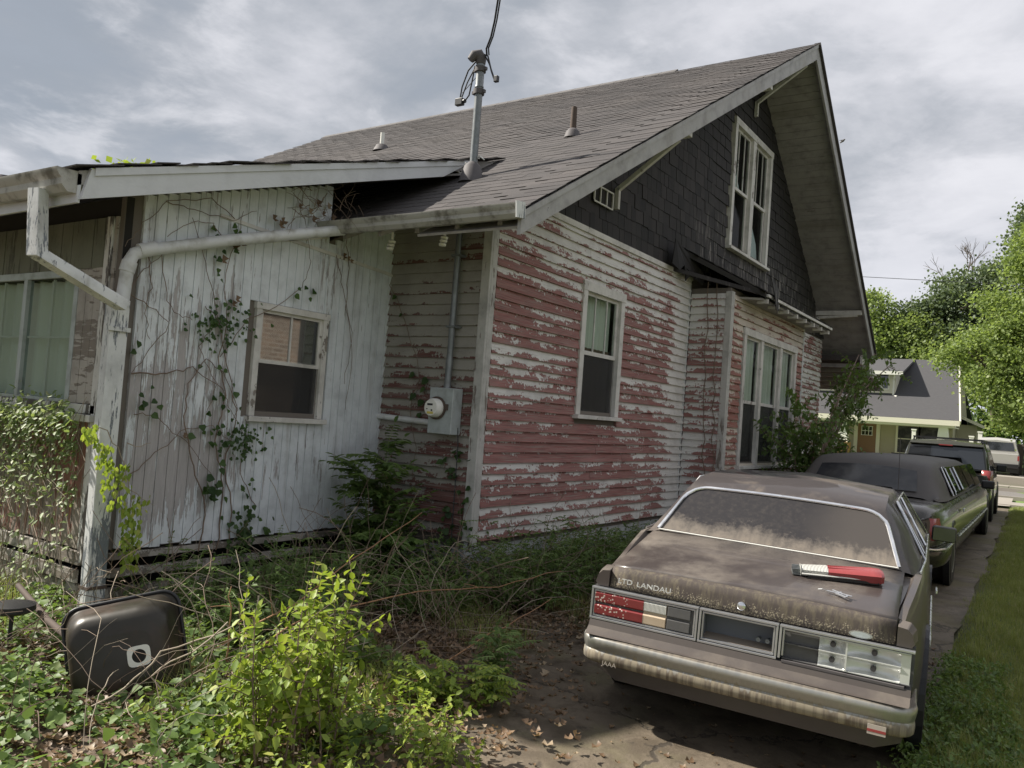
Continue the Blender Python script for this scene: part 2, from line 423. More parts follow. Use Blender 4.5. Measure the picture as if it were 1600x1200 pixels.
def f_leaf(c1, c2, c3=None, tr=.35):
    def mk(name):
        m = D.materials.new(name); m.use_nodes = True; g = G(m.node_tree)
        b = m.node_tree.nodes['Principled BSDF']; out = m.node_tree.nodes['Material Output']
        r = g.attr('rnd'); c = g.mix(r, c1, c2)
        if c3: c = g.mix(g.step(r, .86, .9), c, c3)
        n = g.noise(g.pos(), 1.7, 2); c = g.mix(g.step(n, .35, .65, 0, .45), c, g.scale_col(c, .6))
        g.put(b.inputs['Base Color'], c); b.inputs['Roughness'].default_value = .5; b.inputs['Specular IOR Level'].default_value = .35
        t = g.node('ShaderNodeBsdfTranslucent'); g.put(t.inputs[0], g.mix(.5, c, (c2[0] * 1.3, c2[1] * 1.35, c2[2] * .5)))
        mx = g.node('ShaderNodeMixShader'); mx.inputs[0].default_value = tr
        g.put(mx.inputs[1], b.outputs[0]); g.put(mx.inputs[2], t.outputs[0]); g.put(out.inputs[0], mx.outputs[0])
        return m
    return mk
M['lf_bright'] = f_leaf((.18, .27, .04), (.38, .47, .085), (.48, .50, .12))('fresh_yellow_green_leaf')
M['lf_mid'] = f_leaf((.08, .135, .04), (.165, .245, .068))('mid_green_leaf')
M['lf_dark'] = f_leaf((.028, .065, .02), (.08, .14, .038))('dark_green_leaf')
M['lf_ivy'] = f_leaf((.085, .145, .045), (.22, .32, .09), (.22, .28, .10))('ivy_leaf')
M['lf_ivypale'] = f_leaf((.14, .20, .075), (.32, .40, .17), (.48, .50, .30))('creeper_leaf')
M['lf_maple'] = f_leaf((.16, .22, .075), (.29, .37, .13), (.36, .42, .17), .45)('sunlit_maple_leaf')
M['lf_far'] = f_leaf((.10, .14, .08), (.17, .22, .12))('far_tree_leaf')
M['lf_brown'] = f_leaf((.13, .08, .045), (.27, .18, .11), (.36, .28, .19), .15)('dead_leaf')
M['grassblade'] = f_leaf((.22, .27, .09), (.36, .39, .14), (.44, .40, .23), .4)('grass_blade')
M['bark'] = mat('bark', lambda g: {'Base Color': g.mix(g.noise(g.vm('MULTIPLY', g.pos(), (4, 4, 1)), 6, 5, .65), (.045, .035, .027), (.15, .12, .095))}, rough=.9)
M['vinewood'] = mat('vine_wood', lambda g: {'Base Color': g.mix(g.noise(g.pos(), 9, 3), (.10, .07, .05), (.26, .19, .14))}, rough=.85)
M['twigpale'] = mat('pale_dry_twig', lambda g: {'Base Color': g.mix(g.noise(g.pos(), 6, 3), (.22, .175, .13), (.46, .39, .30))}, rough=.85)
M['twigorange'] = mat('orange_dead_stem', lambda g: {'Base Color': g.mix(g.noise(g.pos(), 6, 3), (.26, .13, .06), (.42, .24, .13))}, rough=.8)
M['greenstem'] = mat('green_stem', col=(.16, .22, .06), rough=.6)
# vehicles
def f_dusty(base, dust, d0=.36, d1=.62, rough=.35, amt=.9):
    def fn(g):
        P = g.obj(); nz = g.sep(g.nrm())[2]
        n = g.noise(P, 2.6, 5, .58, .4); n2 = g.noise(P, 16, 5, .7)
        up = g.step(nz, .25, .9)
        d = g.mul(g.add(g.mul(up, .8), .12), g.step(g.add(g.mul(n, .8), g.mul(n2, .2)), d0, d1))
        d = g.m('MINIMUM', g.mul(d, amt), 1.)
        return {'Base Color': g.mix(d, base, dust), 'Roughness': g.mixf(d, rough, .9), 'Coat Weight': g.m('SUBTRACT', .35, g.mul(d, .35), clamp=True)}
    return fn
M['carpaint'] = mat('dusty_brown_paint', f_dusty((.056, .045, .042), (.170, .145, .120), .38, .66, .35, .8))
M['vinyl'] = mat('brown_vinyl_roof', f_dusty((.042, .034, .034), (.18, .148, .12), .48, .66, .65, .65))
def f_mold(g):
    P = g.obj(); x, y, z = g.sep(P)
    n = g.noise(g.vm('MULTIPLY', P, (1, 1, .45)), 26, 5, .75, .6); s = g.vor(P, 110)
    low = g.step(z, .80, .715, .0, .30)
    sp = g.step(g.add(n, low), .62, .74)
    f = g.mul(sp, g.step(s, .55, .25))
    c = g.mix(g.step(g.noise(g.vm('MULTIPLY', P, (9, 9, 1.2)), 5, 5, .7), .4, .68), (.066, .052, .045), (.125, .104, .072))
    return {'Base Color': g.mix(g.mul(f, .8), c, (.33, .285, .20)), 'Roughness': .8, 'Normal': g.bump(f, .5, .003)}
M['mold'] = mat('lichen_covered_paint', f_mold)
def f_bumper(g):
    P = g.obj(); x, y, z = g.sep(P); nz = g.sep(g.nrm())[2]
    drip = g.noise(g.vm('MULTIPLY', P, (30, 5, 1.6)), 1.3, 4, .6); n = g.noise(P, 5, 5, .65)
    mid = g.step(g.add(g.m('ABSOLUTE', g.add(x, -.02)), g.mul(g.add(n, -.5), .25)), .98, .72)
    low = g.step(g.add(z, g.mul(g.add(drip, -.5), .10)), .395, .375)
    d = g.m('MAXIMUM', g.mul(g.step(nz, .4, .8), .96), g.m('MAXIMUM', g.mul(mid, g.add(g.mul(low, .55), g.step(drip, .35, .7, .25, .45))), g.mul(low, g.step(n, .38, .62, .6, .93))))
    col = g.mix(low, g.mix(g.step(drip, .35, .65), (.10, .082, .066), (.18, .15, .115)), g.mix(g.step(drip, .4, .6), (.26, .21, .135), (.13, .10, .07)))
    return {'Base Color': g.mix(d, (.46, .46, .43), col), 'Metallic': g.m('SUBTRACT', 1., d, clamp=True), 'Roughness': g.mixf(d, .20, .85)}
M['bumper'] = mat('grimy_chrome_bumper', f_bumper)
M['shelf'] = mat('dusty_bumper_filler', f_dusty((.066, .053, .047), (.160, .135, .112), .38, .66, .7))
M['chrome'] = mat('aged_bright_trim', lambda g: {'Base Color': g.mix(g.step(g.noise(g.obj(), 12, 4), .5, .75, 0, .6), (.74, .75, .78), (.32, .31, .30)), 'Roughness': g.lin(g.noise(g.obj(), 9, 3), .3, .7, .12, .4)}, metal=.9)
M['frame'] = mat('striped_chrome_frame', lambda g: {'Base Color': g.mix(g.noise(g.obj(), 8, 3), (.62, .63, .65), (.40, .41, .43))}, rough=.32, metal=.75)
def f_glassback(g):
    P = g.obj(); x, y, z = g.sep(P)
    n = g.noise(P, 3, 5, .6); f = g.noise(P, 30, 5, .7)
    d = g.step(g.add(z, g.mul(g.add(n, -.5), -.16), g.mul(g.add(f, -.5), -.12)), 1.09, .97)
    run = g.noise(g.vm('MULTIPLY', P, (14, 2, 2)), 1.5, 4, .6)
    d = g.m('MAXIMUM', g.mul(d, g.step(run, .3, .6, .6, .95)), g.step(f, .4, .8, .07, .2))
    d = g.m('MAXIMUM', d, g.mul(g.step(g.add(x, g.mul(n, .3)), .1, .6), .26))
    return {'Base Color': g.mix(d, (.022, .022, .026), (.20, .17, .14)), 'Roughness': g.mixf(d, .12, .9)}
M['backglass'] = mat('dusty_rear_glass', f_glassback, **{'Specular IOR Level': .3})
def f_redlens(g):
    P = g.obj(); n = g.vor(P, 62); b = g.noise(P, 7, 4, .6); x = g.sep(P)[0]
    k = g.mul(g.step(n, .33, .26), g.step(g.add(b, g.mul(g.add(x, .62), -1.6)), .48, .60))
    return {'Base Color': g.mix(k, g.mix(g.noise(P, 20, 3), (.19, .03, .032), (.27, .055, .055)), (.62, .52, .46)), 'Roughness': g.mixf(k, .25, .8)}
M['redlens'] = mat('mottled_red_lens', f_redlens)
M['red'] = mat('red_lens', lambda g: {'Base Color': g.mix(g.noise(g.obj(), 15, 3), (.24, .035, .038), (.34, .07, .068))}, rough=.25)
def f_ribs(g):
    x = g.sep(g.obj())[0]
    return {'Normal': g.bump(g.m('SINE', g.mul(x, 900.)), .8, .004)}
M['clearlens'] = mat('ribbed_clear_lens', f_ribs, col=(.66, .66, .62), rough=.3)
M['creamlens'] = mat('yellowed_lens', lambda g: {'Base Color': g.mix(g.noise(g.obj(), 12, 4), (.46, .36, .25), (.62, .50, .37))}, rough=.4)
M['greyplas'] = mat('dark_grey_plastic', lambda g: {'Base Color': g.mix(g.noise(g.obj(), 18, 4), (.075, .075, .078), (.135, .13, .125))}, rough=.55)
M['reflector'] = mat('silvered_housing', lambda g: {'Base Color': g.mix(g.noise(g.obj(), 9, 4), (.58, .59, .57), (.78, .79, .77))}, rough=.35, metal=.35)
M['recess'] = mat('dusty_recess', lambda g: {'Base Color': g.mix(g.step(g.sep(g.nrm())[2], .2, .8), (.13, .14, .16), (.27, .225, .18))}, rough=.6)
M['limo'] = mat('dusty_black_limo_paint', f_dusty((.022, .019, .016), (.14, .12, .095), .36, .7, .2, .4), **{})
M['limoroof'] = mat('grey_brown_vinyl', lambda g: {'Base Color': g.mix(g.noise(g.obj(), 2, 5, .6), (.055, .05, .05), (.095, .085, .08)), 'Normal': g.bump(g.noise(g.obj(), 120, 2), .3, .002)}, rough=.6)
M['suv'] = mat('dark_green_suv_paint', f_dusty((.045, .047, .036), (.17, .155, .12), .4, .75, .12, .4))
M['autoglass'] = mat('dark_auto_glass', col=(.02, .022, .026), rough=.05, **{'Specular IOR Level': .9, 'Coat Weight': .6})
M['autoglass2'] = mat('dusty_auto_glass', lambda g: {'Base Color': g.mix(g.step(g.noise(g.obj(), 2.5, 4), .4, .7, .05, .35), (.02, .022, .028), (.22, .21, .20)), 'Roughness': g.lin(g.noise(g.obj(), 4, 3), .3, .7, .06, .25)})
M['silver'] = mat('silver_truck_paint', col=(.50, .49, .47), rough=.3, metal=.3)
M['alloy'] = mat('alloy_rim', col=(.55, .54, .5), rough=.35, metal=.6)
M['white'] = mat('white_paint', lambda g: {'Base Color': g.mix(g.noise(g.pos(), 4, 3), (.70, .69, .63), (.80, .79, .74))}, rough=.55)
M['paper'] = mat('faded_paper', col=(.40, .35, .30), rough=.8)

# ================================================================== SETTING
def gz(x, y):
    """ground height"""
    h = 0.
    if y > 26: h += .45 * min(1, max(0, (y - 39) / 8))
    h += .02 * math.sin(x * 1.7 + y * .9) * (1 if x < -1.8 or y > 3 else 1)
    if y < 27.5 and x > drive_x(y): h += .03 * min(1, (x - drive_x(y)) / .15)
    if y < 27.5 and -3.25 < x <= drive_x(y): h = drz(x, y) - .045
    return h
def drive_x(y): return -.60 - .030 * (y - 4)      # right edge of the driveway
def drz(x, y): k = min(1, max(0, (9.4 - y) / .8)); return -.002 + (-.004 - .028 * (x + 2.15)) * k
def f_ground(g):
    P = g.pos(); x, y, z = g.sep(P)
    n = g.noise(P, .9, 5, .6); f = g.noise(P, 22, 5, .7)
    soil = g.mix(f, (.060, .042, .030), (.17, .125, .09))
    grass = g.mix(g.noise(P, 7, 5, .7), (.07, .095, .03), (.15, .18, .06))
    far = g.mix(g.noise(P, 1.5, 4), (.10, .17, .035), (.16, .24, .06))
    c = g.mix(g.step(g.add(x, g.mul(n, .5)), -.9, -.3), soil, grass)
    c = g.mix(g.step(y, 24, 27), c, far)
    return {'Base Color': c, 'Roughness': .95, 'Normal': g.bump(f, .6, .02)}
M['ground'] = mat('soil_and_turf', f_ground)
mb = MB(); xs = sorted(set([-400, -150, -60, -30] + [-20 + i * .5 for i in range(61)] + [-1.7 + .08 * i for i in range(18)] + [-3.3, -3.2, 15, 30, 60, 150, 400]))
ys = sorted(set([-300, -80, -20] + [-6 + i * .5 for i in range(70)] + [30, 32, 34, 36, 38, 39, 40, 41, 42, 43, 44, 45, 46, 47, 48, 50, 60, 90, 200, 600]))
mb.grid([[(x, y, gz(x, y) - (.02 if 26.5 < y < 39.5 else 0)) for x in xs] for y in ys])
struct(mb.build('ground', M['ground'], smooth=60))
def f_conc(g):
    P = g.pos(); n = g.noise(P, 1.1, 5, .6); f = g.noise(P, 30, 5, .7); m2 = g.noise(P, 3.3, 5, .7, .5)
    c = g.mix(f, (.115, .090, .064), (.20, .162, .118))
    c = g.mix(g.step(m2, .42, .62, 0, .8), c, (.085, .066, .045))
    c = g.mix(g.step(n, .48, .62, 0, .6), c, (.15, .135, .07))
    c = g.mix(g.step(g.noise(P, 7, 4, .7), .58, .68, 0, .8), c, (.05, .04, .03))
    cr = g.vor(g.vm('ADD', P, g.vm('SCALE', P)), .6)
    v = g.node('ShaderNodeTexVoronoi', feature='DISTANCE_TO_EDGE'); v.inputs['Scale'].default_value = .55
    g.put(v.inputs['Vector'], g.vm('ADD', P, g.comb(g.mul(n, .8), g.mul(m2, .7), 0)))
    k = g.mul(g.step(v.outputs[0], .010, .003), .7)
    c = g.mix(k, c, (.03, .025, .02))
    return {'Base Color': c, 'Roughness': g.lin(n, .35, .65, .6, .9), 'Normal': g.bump(g.m('SUBTRACT', f, k), .6, .008)}
M['conc'] = mat('stained_concrete', f_conc)
M['farconc'] = mat('pale_concrete', lambda g: {'Base Color': g.mix(g.noise(g.pos(), 1.2, 4), (.26, .23, .20), (.36, .33, .29))}, rough=.9)
M['asphalt'] = mat('worn_asphalt', lambda g: {'Base Color': g.mix(g.noise(g.vm('MULTIPLY', g.pos(), (.3, 1, 1)), 2, 5, .6), (.14, .13, .125), (.21, .195, .185))}, rough=.9)
mb = MB()
rows = []
for i in range(48):
    y = 2.0 + i * .53
    w = [-3.35 + .12 * math.sin(y * 2.1) + .05 * math.sin(y * 5.3), -2.6, -1.8, drive_x(y) + .04 * math.sin(y * 2.1) + .02 * math.sin(y * 5.7)]
    if y < 5: w[0] = -2.95 + .4 * (y - 2) / 3 * -1
    rows.append([(x, y, drz(x, y)) for x in w])
mb.grid(rows)
struct(mb.build('driveway', M['conc'], smooth=60))
mb = MB(); mb.grid([[(x, y, -.012 if abs(y - 35.5) < 3.4 else -.02) for x in range(-120, 121, 10)] for y in (32, 33.5, 36, 38.6)]); struct(mb.build('street', M['asphalt']))
for (a, b) in ((28.0, 29.6), (39.8, 41.2)):
    mb = MB()
    for i in range(-30, 31): mb.box((i * 2 + .01, a, gz(0, a) - .04), (i * 2 + 1.99, b, gz(0, b) + .035))
    struct(mb.build('pavement', M['farconc']))
for a in (31.8, 38.6):
    mb = MB(); mb.box((-120, a, -.1), (120, a + .15, .12)); struct(mb.build('kerb', M['farconc']))
mb = MB(); mb.grid([[(-3.2 - .0 * y, y, gz(-2, y) + .05), (-1.1 - .03 * (y - 20), y, gz(-1, y) + .05)] for y in (27, 28, 29.7, 31.7)]); struct(mb.build('driveway_apron', M['farconc']))
mb = MB(); mb.box((-3.3, 41.3, .05), (.2, 49, .5)); struct(mb.build('parking_pad', M['farconc']))

# ================================================================== THE HOUSE
XR, XG, YM, YL, XB = -4.36, -5.54, 5.89, 3.15, -3.78
YA, ZA = 12.66, 7.617
def zn(y): return 3.165 + .586 * (y - 5.064)
def zf(y): return ZA - .745 * (y - YA)
def zt(y): return zn(y) if y < YA else zf(y)
def zadd(y): return 2.935 + .314 * (y - 2.62)      # top of the lean-to roof
house = thing('weathered_house', (XR, YM, 0), 'weathered white and red clapboard house with peeling paint, brown shingle roof and black shingled gable', 'house', world=True)
def T(axis, plane):
    if axis == 0: return Matrix(((0, 1, 0, plane), (1, 0, 0, 0), (0, 0, 1, 0), (0, 0, 0, 1)))
    return Matrix(((1, 0, 0, 0), (0, -1, 0, plane), (0, 0, 1, 0), (0, 0, 0, 1)))
def cutspan(u0, u1, z, holes):
    iv = [(u0, u1)]
    for (a, b, c, d) in holes:
        if c < z < d:
            nx = []
            for (p, q) in iv:
                if b <= p or a >= q: nx.append((p, q)); continue
                if a > p: nx.append((p, a))
                if b < q: nx.append((b, q))
            iv = nx
    return [(p, q) for p, q in iv if q - p > .03]
def clap_wall(axis, plane, u0, u1, z0, z1, holes, bias, mt, ex=.1, top=None):
    z = z0; k = 0
    while z < z1 - .02:
        hh = min(ex, z1 - z)
        for (p, q) in cutspan(u0, u1, z + ex * .5, holes):
            a = p
            while a < q - 1e-6:
                b = min(q, a + U(1.1, 3.2))
                if q - b < .5: b = q
                mb = MB(T(axis, plane)); n = max(2, int((b - a) / .3) + 1); uo = U(0, 90); bo = U(-.26, .26)
                tilt = U(-.004, .004); pr = U(0, .004); warp = U(0, .006) if random.random() < .3 else 0
                vs = []; uvs = []; bi = []
                for i in range(n):
                    t = i / (n - 1); u = a + .0015 + (b - a - .003) * t
                    dz = tilt * (t - .5) + U(-.0015, .0015); dn = pr + warp * math.sin(math.pi * t) + U(-.001, .001)
                    for (nn, zz_, v) in ((-.005, 0, 0), (.033 + dn, 0, .03), (.008 + dn * .5, hh * 1.08, 1), (-.005, hh * 1.08, 1)):
                        vs.append((u, nn, z + zz_ + dz)); uvs.append((uo + (u - a), v)); bi.append(bias(u, z + hh / 2) + bo + 1e-4)
                fs = []
                for i in range(n - 1):
                    for j in range(4): fs.append((i * 4 + j, i * 4 + (j + 1) % 4, (i + 1) * 4 + (j + 1) % 4, (i + 1) * 4 + j))
                fs += [(0, 1, 2, 3), ((n - 1) * 4 + 3, (n - 1) * 4 + 2, (n - 1) * 4 + 1, (n - 1) * 4)]
                mb.add(vs, fs, 0, uvs, bi); mb.build('clapboard', mt, house)
                a = b
        z += ex; k += 1
def holed(name, axis, plane, u0, u1, zb, ztop, holes, mt, n0=-.06, n1=-.006, breaks=()):
    """backing wall of columns, each with real window openings; ztop is a function of u"""
    mb = MB(T(axis, plane)); us = sorted(set([u0, u1] + list(breaks) + [h[0] for h in holes if u0 < h[0] < u1] + [h[1] for h in holes if u0 < h[1] < u1]))
    for a, b in zip(us[:-1], us[1:]):
        hs = sorted([(h[2], h[3]) for h in holes if h[0] <= a + 1e-6 and h[1] >= b - 1e-6]); z = zb
        for (c, d) in hs + [(None, None)]:
            if c is None: poly = [(a, n0, z), (b, n0, z), (b, n0, ztop(b)), (a, n0, ztop(a))]
            else: poly = [(a, n0, z), (b, n0, z), (b, n0, c), (a, n0, c)]
            mb.prism(poly, (0, n1 - n0, 0)); z = d
    return mb.build(name, mt, house)
def window(axis, plane, u0, u1, z0, z1, cas=.09, zm=None, mun=(0, 0), lower='screen', label=None, cur=None, glassm='glass', muls=(), sill=True, head=None, trim='trim', sash=.045, proud=.035):
    """double-hung window: casing, sill, two sashes with panes, optional muntins and curtains"""
    t = T(axis, plane); zm = zm or (z0 + z1) / 2
    f = MB(t); a, b, c, d = u0, u1, z0, z1
    f.box((a, -.05, c), (a + cas, proud, d)); f.box((b - cas, -.05, c), (b, proud, d))
    f.box((a - .01, -.05, d - cas), (b + .01, proud + .006, d + (head or 0)))
    for m_ in muls: f.box((m_[0], -.05, c), (m_[1], proud - .004, d - cas - .002))
    w = f.build('window', M[trim], house, bevel=.003)
    if label: w['label'] = label
    if sill:
        s_ = MB(t); s_.box((a - .03, -.05, c - .045), (b + .03, proud + .045, c - .002)); s_.build('sill', M[trim], w, bevel=.004)
    ed = [a + cas] + [x for m_ in muls for x in m_] + [b - cas]
    for i in range(0, len(ed), 2):
        p, q = ed[i], ed[i + 1]
        for lo, hi, nn, up in ((c, zm + .02, -.012, False), (zm - .02, d - cas, .004, True)):
            sh = MB(t); e = sash
            sh.box((p, nn - .03, lo), (p + e, nn, hi)); sh.box((q - e, nn - .03, lo), (q, nn, hi))
            sh.box((p + e, nn - .03, lo), (q - e, nn, lo + e)); sh.box((p + e, nn - .03, hi - e * .8), (q - e, nn, hi))
            k = mun[0] if up else mun[1]
            for j in range(k):
                um = p + (q - p) * (j + 1) / (k + 1); sh.box((um - .008, nn - .02, lo + e), (um + .008, nn - .004, hi - e * .8))
            sh.build('sash', M[trim], w)
            pn = MB(t); pn.box((p + e - .003, nn - .018, lo + e - .003), (q - e + .003, nn - .013, hi - e * .8 + .003))
            pn.build('pane', M[glassm], w)
            if not up and lower == 'screen':
                sc = MB(t); sc.box((p + e * .4, nn + .002, lo + e * .5), (q - e * .4, nn + .0045, hi - e * .9)); sc.build('insect_screen', M['screen'], w)
        if cur:
            cm = MB(t); rows_ = []
            nn = 40
            for zz_ in (cur[1], cur[2]):
                rows_.append([(p + .01 + (q - p - .02) * j / nn, -.075 + .018 * math.sin(j * 1.25) + .006 * math.sin(j * 2.9), zz_) for j in range(nn + 1)])
            cm.grid(rows_); cm.build('curtain', M[cur[0]], w, smooth=60)
    return w
# openings
H_RW = (7.64, 8.44, 1.70, 3.02)
H_GW = (11.85, 13.50, 4.44, 6.22)
H_BW = (11.15, 13.60, 1.18, 2.98)
H_SW = (4.38, 5.04, 1.48, 2.33)
# backing walls
holed('gable_wall', 0, XR, YM, 17.7, .4, lambda y: zt(y) - .14, [H_RW, H_GW, (10.62, 14.02, .5, 3.5)], M['inner'], breaks=(YA,))
mb = MB(); mb.box((-14, YM + .01, .38), (XR - .07, 17.6, .44)); mb.box((-14, YM + .02, .44), (-13.9, 17.6, 3.4)); mb.box((-14, 17.62, .0), (XR - .07, 17.7, 3.6)); mb.box((-13.9, YM + .07, 3.3), (XR - .07, 17.6, 3.36)); mb.build('inner_shell', M['inner'], house)
holed('side_wall', 1, YM, -9.5, XR, .4, lambda x: 3.55, [], M['inner'])
holed('lean_to_wall', 0, XG, YL, YM, .45, lambda y: zadd(y) - .16 if y < 5.0 else zn(y) - .13, [H_SW], M['inner'], breaks=(4.99, 5.0))
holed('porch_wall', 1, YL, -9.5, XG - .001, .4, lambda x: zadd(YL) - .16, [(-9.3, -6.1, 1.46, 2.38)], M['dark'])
mb = MB(); mb.box((-9.5, YL, .36), (XG - .07, YM, .42)); mb.box((-9.5, YL, .42), (-9.4, YM, 3)); mb.build('lean_to_floor', M['inner'], house)
# bay box
holed('bay_front', 0, XB, 10.53, 14.13, .5, lambda y: 3.5, [H_BW], M['inner'])
holed('bay_side', 1, 10.53, XR, XB - .06, .5, lambda x: 3.5, [], M['inner'])
mb = MB(); mb.box((XR, 14.07, .5), (XB - .01, 14.13, 3.5)); mb.box((XR - .2, 10.6, .46), (XB - .05, 14.0, .5)); mb.build('bay_floor', M['inner'], house)

# clapboards -----------------------------------------------------------
def b_red(y, z):
    b = -.30
    if z > 2.55: b += (z - 2.55) * .85 * max(.2, 1 - max(0, y - 7) / 4.5)
    if y > 9.75: b += (y - 9.75) * 2.2
    if z < 1.0: b += (1.0 - z) * .75
    if y > 7.9 and z < 1.6: b += .18
    if y > 8.6 and z > 1.7: b += .10
    return b
clap_wall(0, XR, YM + .085, 10.50, .45, 3.62, [(7.55, 8.53, 1.58, 3.09)], b_red, M['clap'])
def b_meter(x, z):
    b = .55
    if z < 1.45: b -= (1.45 - z) * .75
    b -= max(0, (x + 4.95)) * .55 * (1 if z < 2.4 else .3)
    return b
clap_wall(1, YM, XG + .012, XR - .06, .48, 3.48, [], b_meter, M['clapdingyshade'])
clap_wall(1, 10.53, XR + .03, XB - .03, .55, 3.42, [], lambda x, z: .50 - .45 * math.exp(-((z - 2.1) / .6) ** 2) + .25 * (z > 2.9), M['clap'])
def b_bay(y, z):
    if z > 3.0: return .55
    return .28 - .38 * math.exp(-((z - 2.2) / .7) ** 2)
clap_wall(0, XB, 10.605, 14.05, .55, 3.42, [(11.03, 13.70, 1.10, 3.06)], b_bay, M['clapcream'])
clap_wall(0, XR, 14.2, 17.7, .55, 3.62, [(15.0, 15.7, 1.5, 2.9)], lambda y, z: .1, M['clap'])
# corner boards, frieze
mb = MB(); mb.box((XR - .065, YM - .030, .45), (XR + .030, YM - .002, 3.42)); mb.box((XR + .002, YM - .002, .42), (XR + .032, YM + .075, 3.62)); mb.build('corner_board', M['corner'], house, bevel=.004)
mb = MB(); mb.box((XR + .001, 10.455, .5), (XR + .026, 10.50, 3.6)); mb.build('corner_board', M['trimv'], house)
mb = MB(); mb.box((XB - .06, 10.495, .45), (XB + .028, 10.53, 3.45)); mb.box((XB + .001, 10.53, .45), (XB + .030, 10.60, 3.45)); mb.build('corner_board', M['corner'], house, bevel=.005)
mb = MB(); mb.box((XB + .001, 14.05, .45), (XB + .028, 14.13, 3.45)); mb.build('corner_board', M['trimv'], house, bevel=.005)
mb = MB(); mb.box((XR + .002, 6.4, 3.60), (XR + .045, 10.5, 3.66)); mb.build('frieze_board', M['trim'], house)
mb = MB(); mb.box((XR - .05, YM - .012, -.1), (XR - .012, 17.7, .44)); mb.box((XG, YM + .012, -.1), (XR - .05, YM + .05, .46)); mb.box((XB - .08, 10.55, -.1), (XB - .04, 14.1, .54)); mb.box((XR, 10.55, -.1), (XB - .04, 10.59, .54)); mb.build('foundation', M['found'], house)

# windows --------------------------------------------------------------
w = window(0, XR, 7.55, 8.53, 1.66, 3.08, .09, 2.33, (2, 0), 'screen', None, ('curtainb', 1.7, 2.4), head=.01, proud=.045)
mb = MB(T(0, XR)); mb.grid([[(7.66 + .76 * j / 40, -.105 + .016 * math.sin(j * 1.3), zz_) for j in range(41)] for zz_ in (2.36, 3.0)]); mb.build('pale_blind', M['curtain'], w, smooth=60)
w = window(0, XR, 11.75, 13.60, 4.36, 6.32, .10, 5.30, (2, 0), None, 'attic window with two sashes and a torn white curtain', None, muls=((12.60, 12.75),), proud=.06)
for pts in ([(11.88, 5.36), (11.88, 5.98), (12.42, 5.36)], [(12.80, 4.46), (12.80, 5.26), (13.35, 4.72), (13.44, 4.46)]):
    mb = MB(T(0, XR)); mb.prism([(a, -.075, b) for a, b in pts], (0, .004, 0)); mb.build('torn_curtain', M['curtainw'], w)
window(0, XB, 11.05, 13.68, 1.13, 3.04, .10, 2.02, (0, 0), 'screen', 'triple window with pale curtains and dark screens', ('curtain', 1.25, 2.95), muls=((11.83, 11.93), (12.76, 12.87)), proud=.045)
w = window(0, XG, 4.315, 5.10, 1.44, 2.375, .055, 1.90, (1, 0), 'screen', 'aluminium window reflecting bricks', None, 'glassrefl', sash=.03, proud=.03)
mb = MB(T(0, XG)); mb.box((4.93, -.09, 1.5), (5.03, -.08, 2.3)); mb.build('curtain', M['curtain'], w)
window(0, XR, 14.95, 15.7, 1.5, 2.9, .08, 2.2, (0, 0), 'screen')
# small slatted gable vents
for (a, b, c, d) in ((7.60, 8.04, 3.955, 4.15), (16.6, 16.95, 3.72, 3.95)):
    mb = MB(T(0, XR)); nn = .045
    mb.box((a, nn, c), (a + .018, nn + .015, d)); mb.box((b - .018, nn, c), (b, nn + .015, d)); mb.box((a, nn, d - .016), (b, nn + .014, d)); mb.box((a, nn, c), (b, nn + .014, c + .016))
    for i in (1, 2): mb.box((a + (b - a) * i / 3 - .008, nn, c), (a + (b - a) * i / 3 + .008, nn + .013, d))
    o = mb.build('vent_frame', M['trim'], house)
    mb = MB(T(0, XR)); mb.box((a + .01, nn - .02, c + .01), (b - .01, nn - .004, d - .01)); mb.build('vent_screen', M['dark'], o)

# pieces that share one mesh ------------------------------------------------
def unit_box(name, m):
    mb = MB(); mb.box((0, 0, 0), (1, 1, 1)); me = D.meshes.new(name); me.from_pydata(mb.v, [], mb.f); me.materials.append(m); me.update(); return me
def pieces(name, lst, m, parent, keep=300, stuffname=None):
    """lst: 4x4 matrices of unit boxes; the nearest keep ones are parts, the others one joined mesh"""
    lst = sorted(lst, key=lambda q: ((q @ Vector((.5, .5, .5))) - CAM).length)
    me = unit_box(name, m)
    for q in lst[:keep]:
        o = D.objects.new(name, me); COL.objects.link(o); o.parent = parent
        o.matrix_local = Matrix.Translation(-OFF.get(parent.name, Vector((0, 0, 0)))) @ q
    rest = lst[keep:]
    if rest:
        vs = []; fs = []; at_ = []
        bx = [(0, 0, 0), (1, 0, 0), (1, 1, 0), (0, 1, 0), (0, 0, 1), (1, 0, 1), (1, 1, 1), (0, 1, 1)]
        bf = [(0, 3, 2, 1), (4, 5, 6, 7), (0, 1, 5, 4), (1, 2, 6, 5), (2, 3, 7, 6), (3, 0, 4, 7)]
        for q in rest:
            k = len(vs); vs += [tuple(q @ Vector(p)) for p in bx]; fs += [[k + i for i in f] for f in bf]; at_ += [random.random()] * 8
        me2 = D.meshes.new(stuffname or name + 's'); me2.from_pydata(vs, [], fs); me2.materials.append(m)
        a = me2.attributes.new('rnd', 'FLOAT', 'POINT'); a.data.foreach_set('value', at_); me2.update()
        o = D.objects.new(stuffname or name + 's', me2); COL.objects.link(o); attach(o, parent); o['kind'] = 'stuff'
def frame(o, ex, ey, ez):
    return Matrix(((ex[0], ey[0], ez[0], o[0]), (ex[1], ey[1], ez[1], o[1]), (ex[2], ey[2], ez[2], o[2]), (0, 0, 0, 1)))

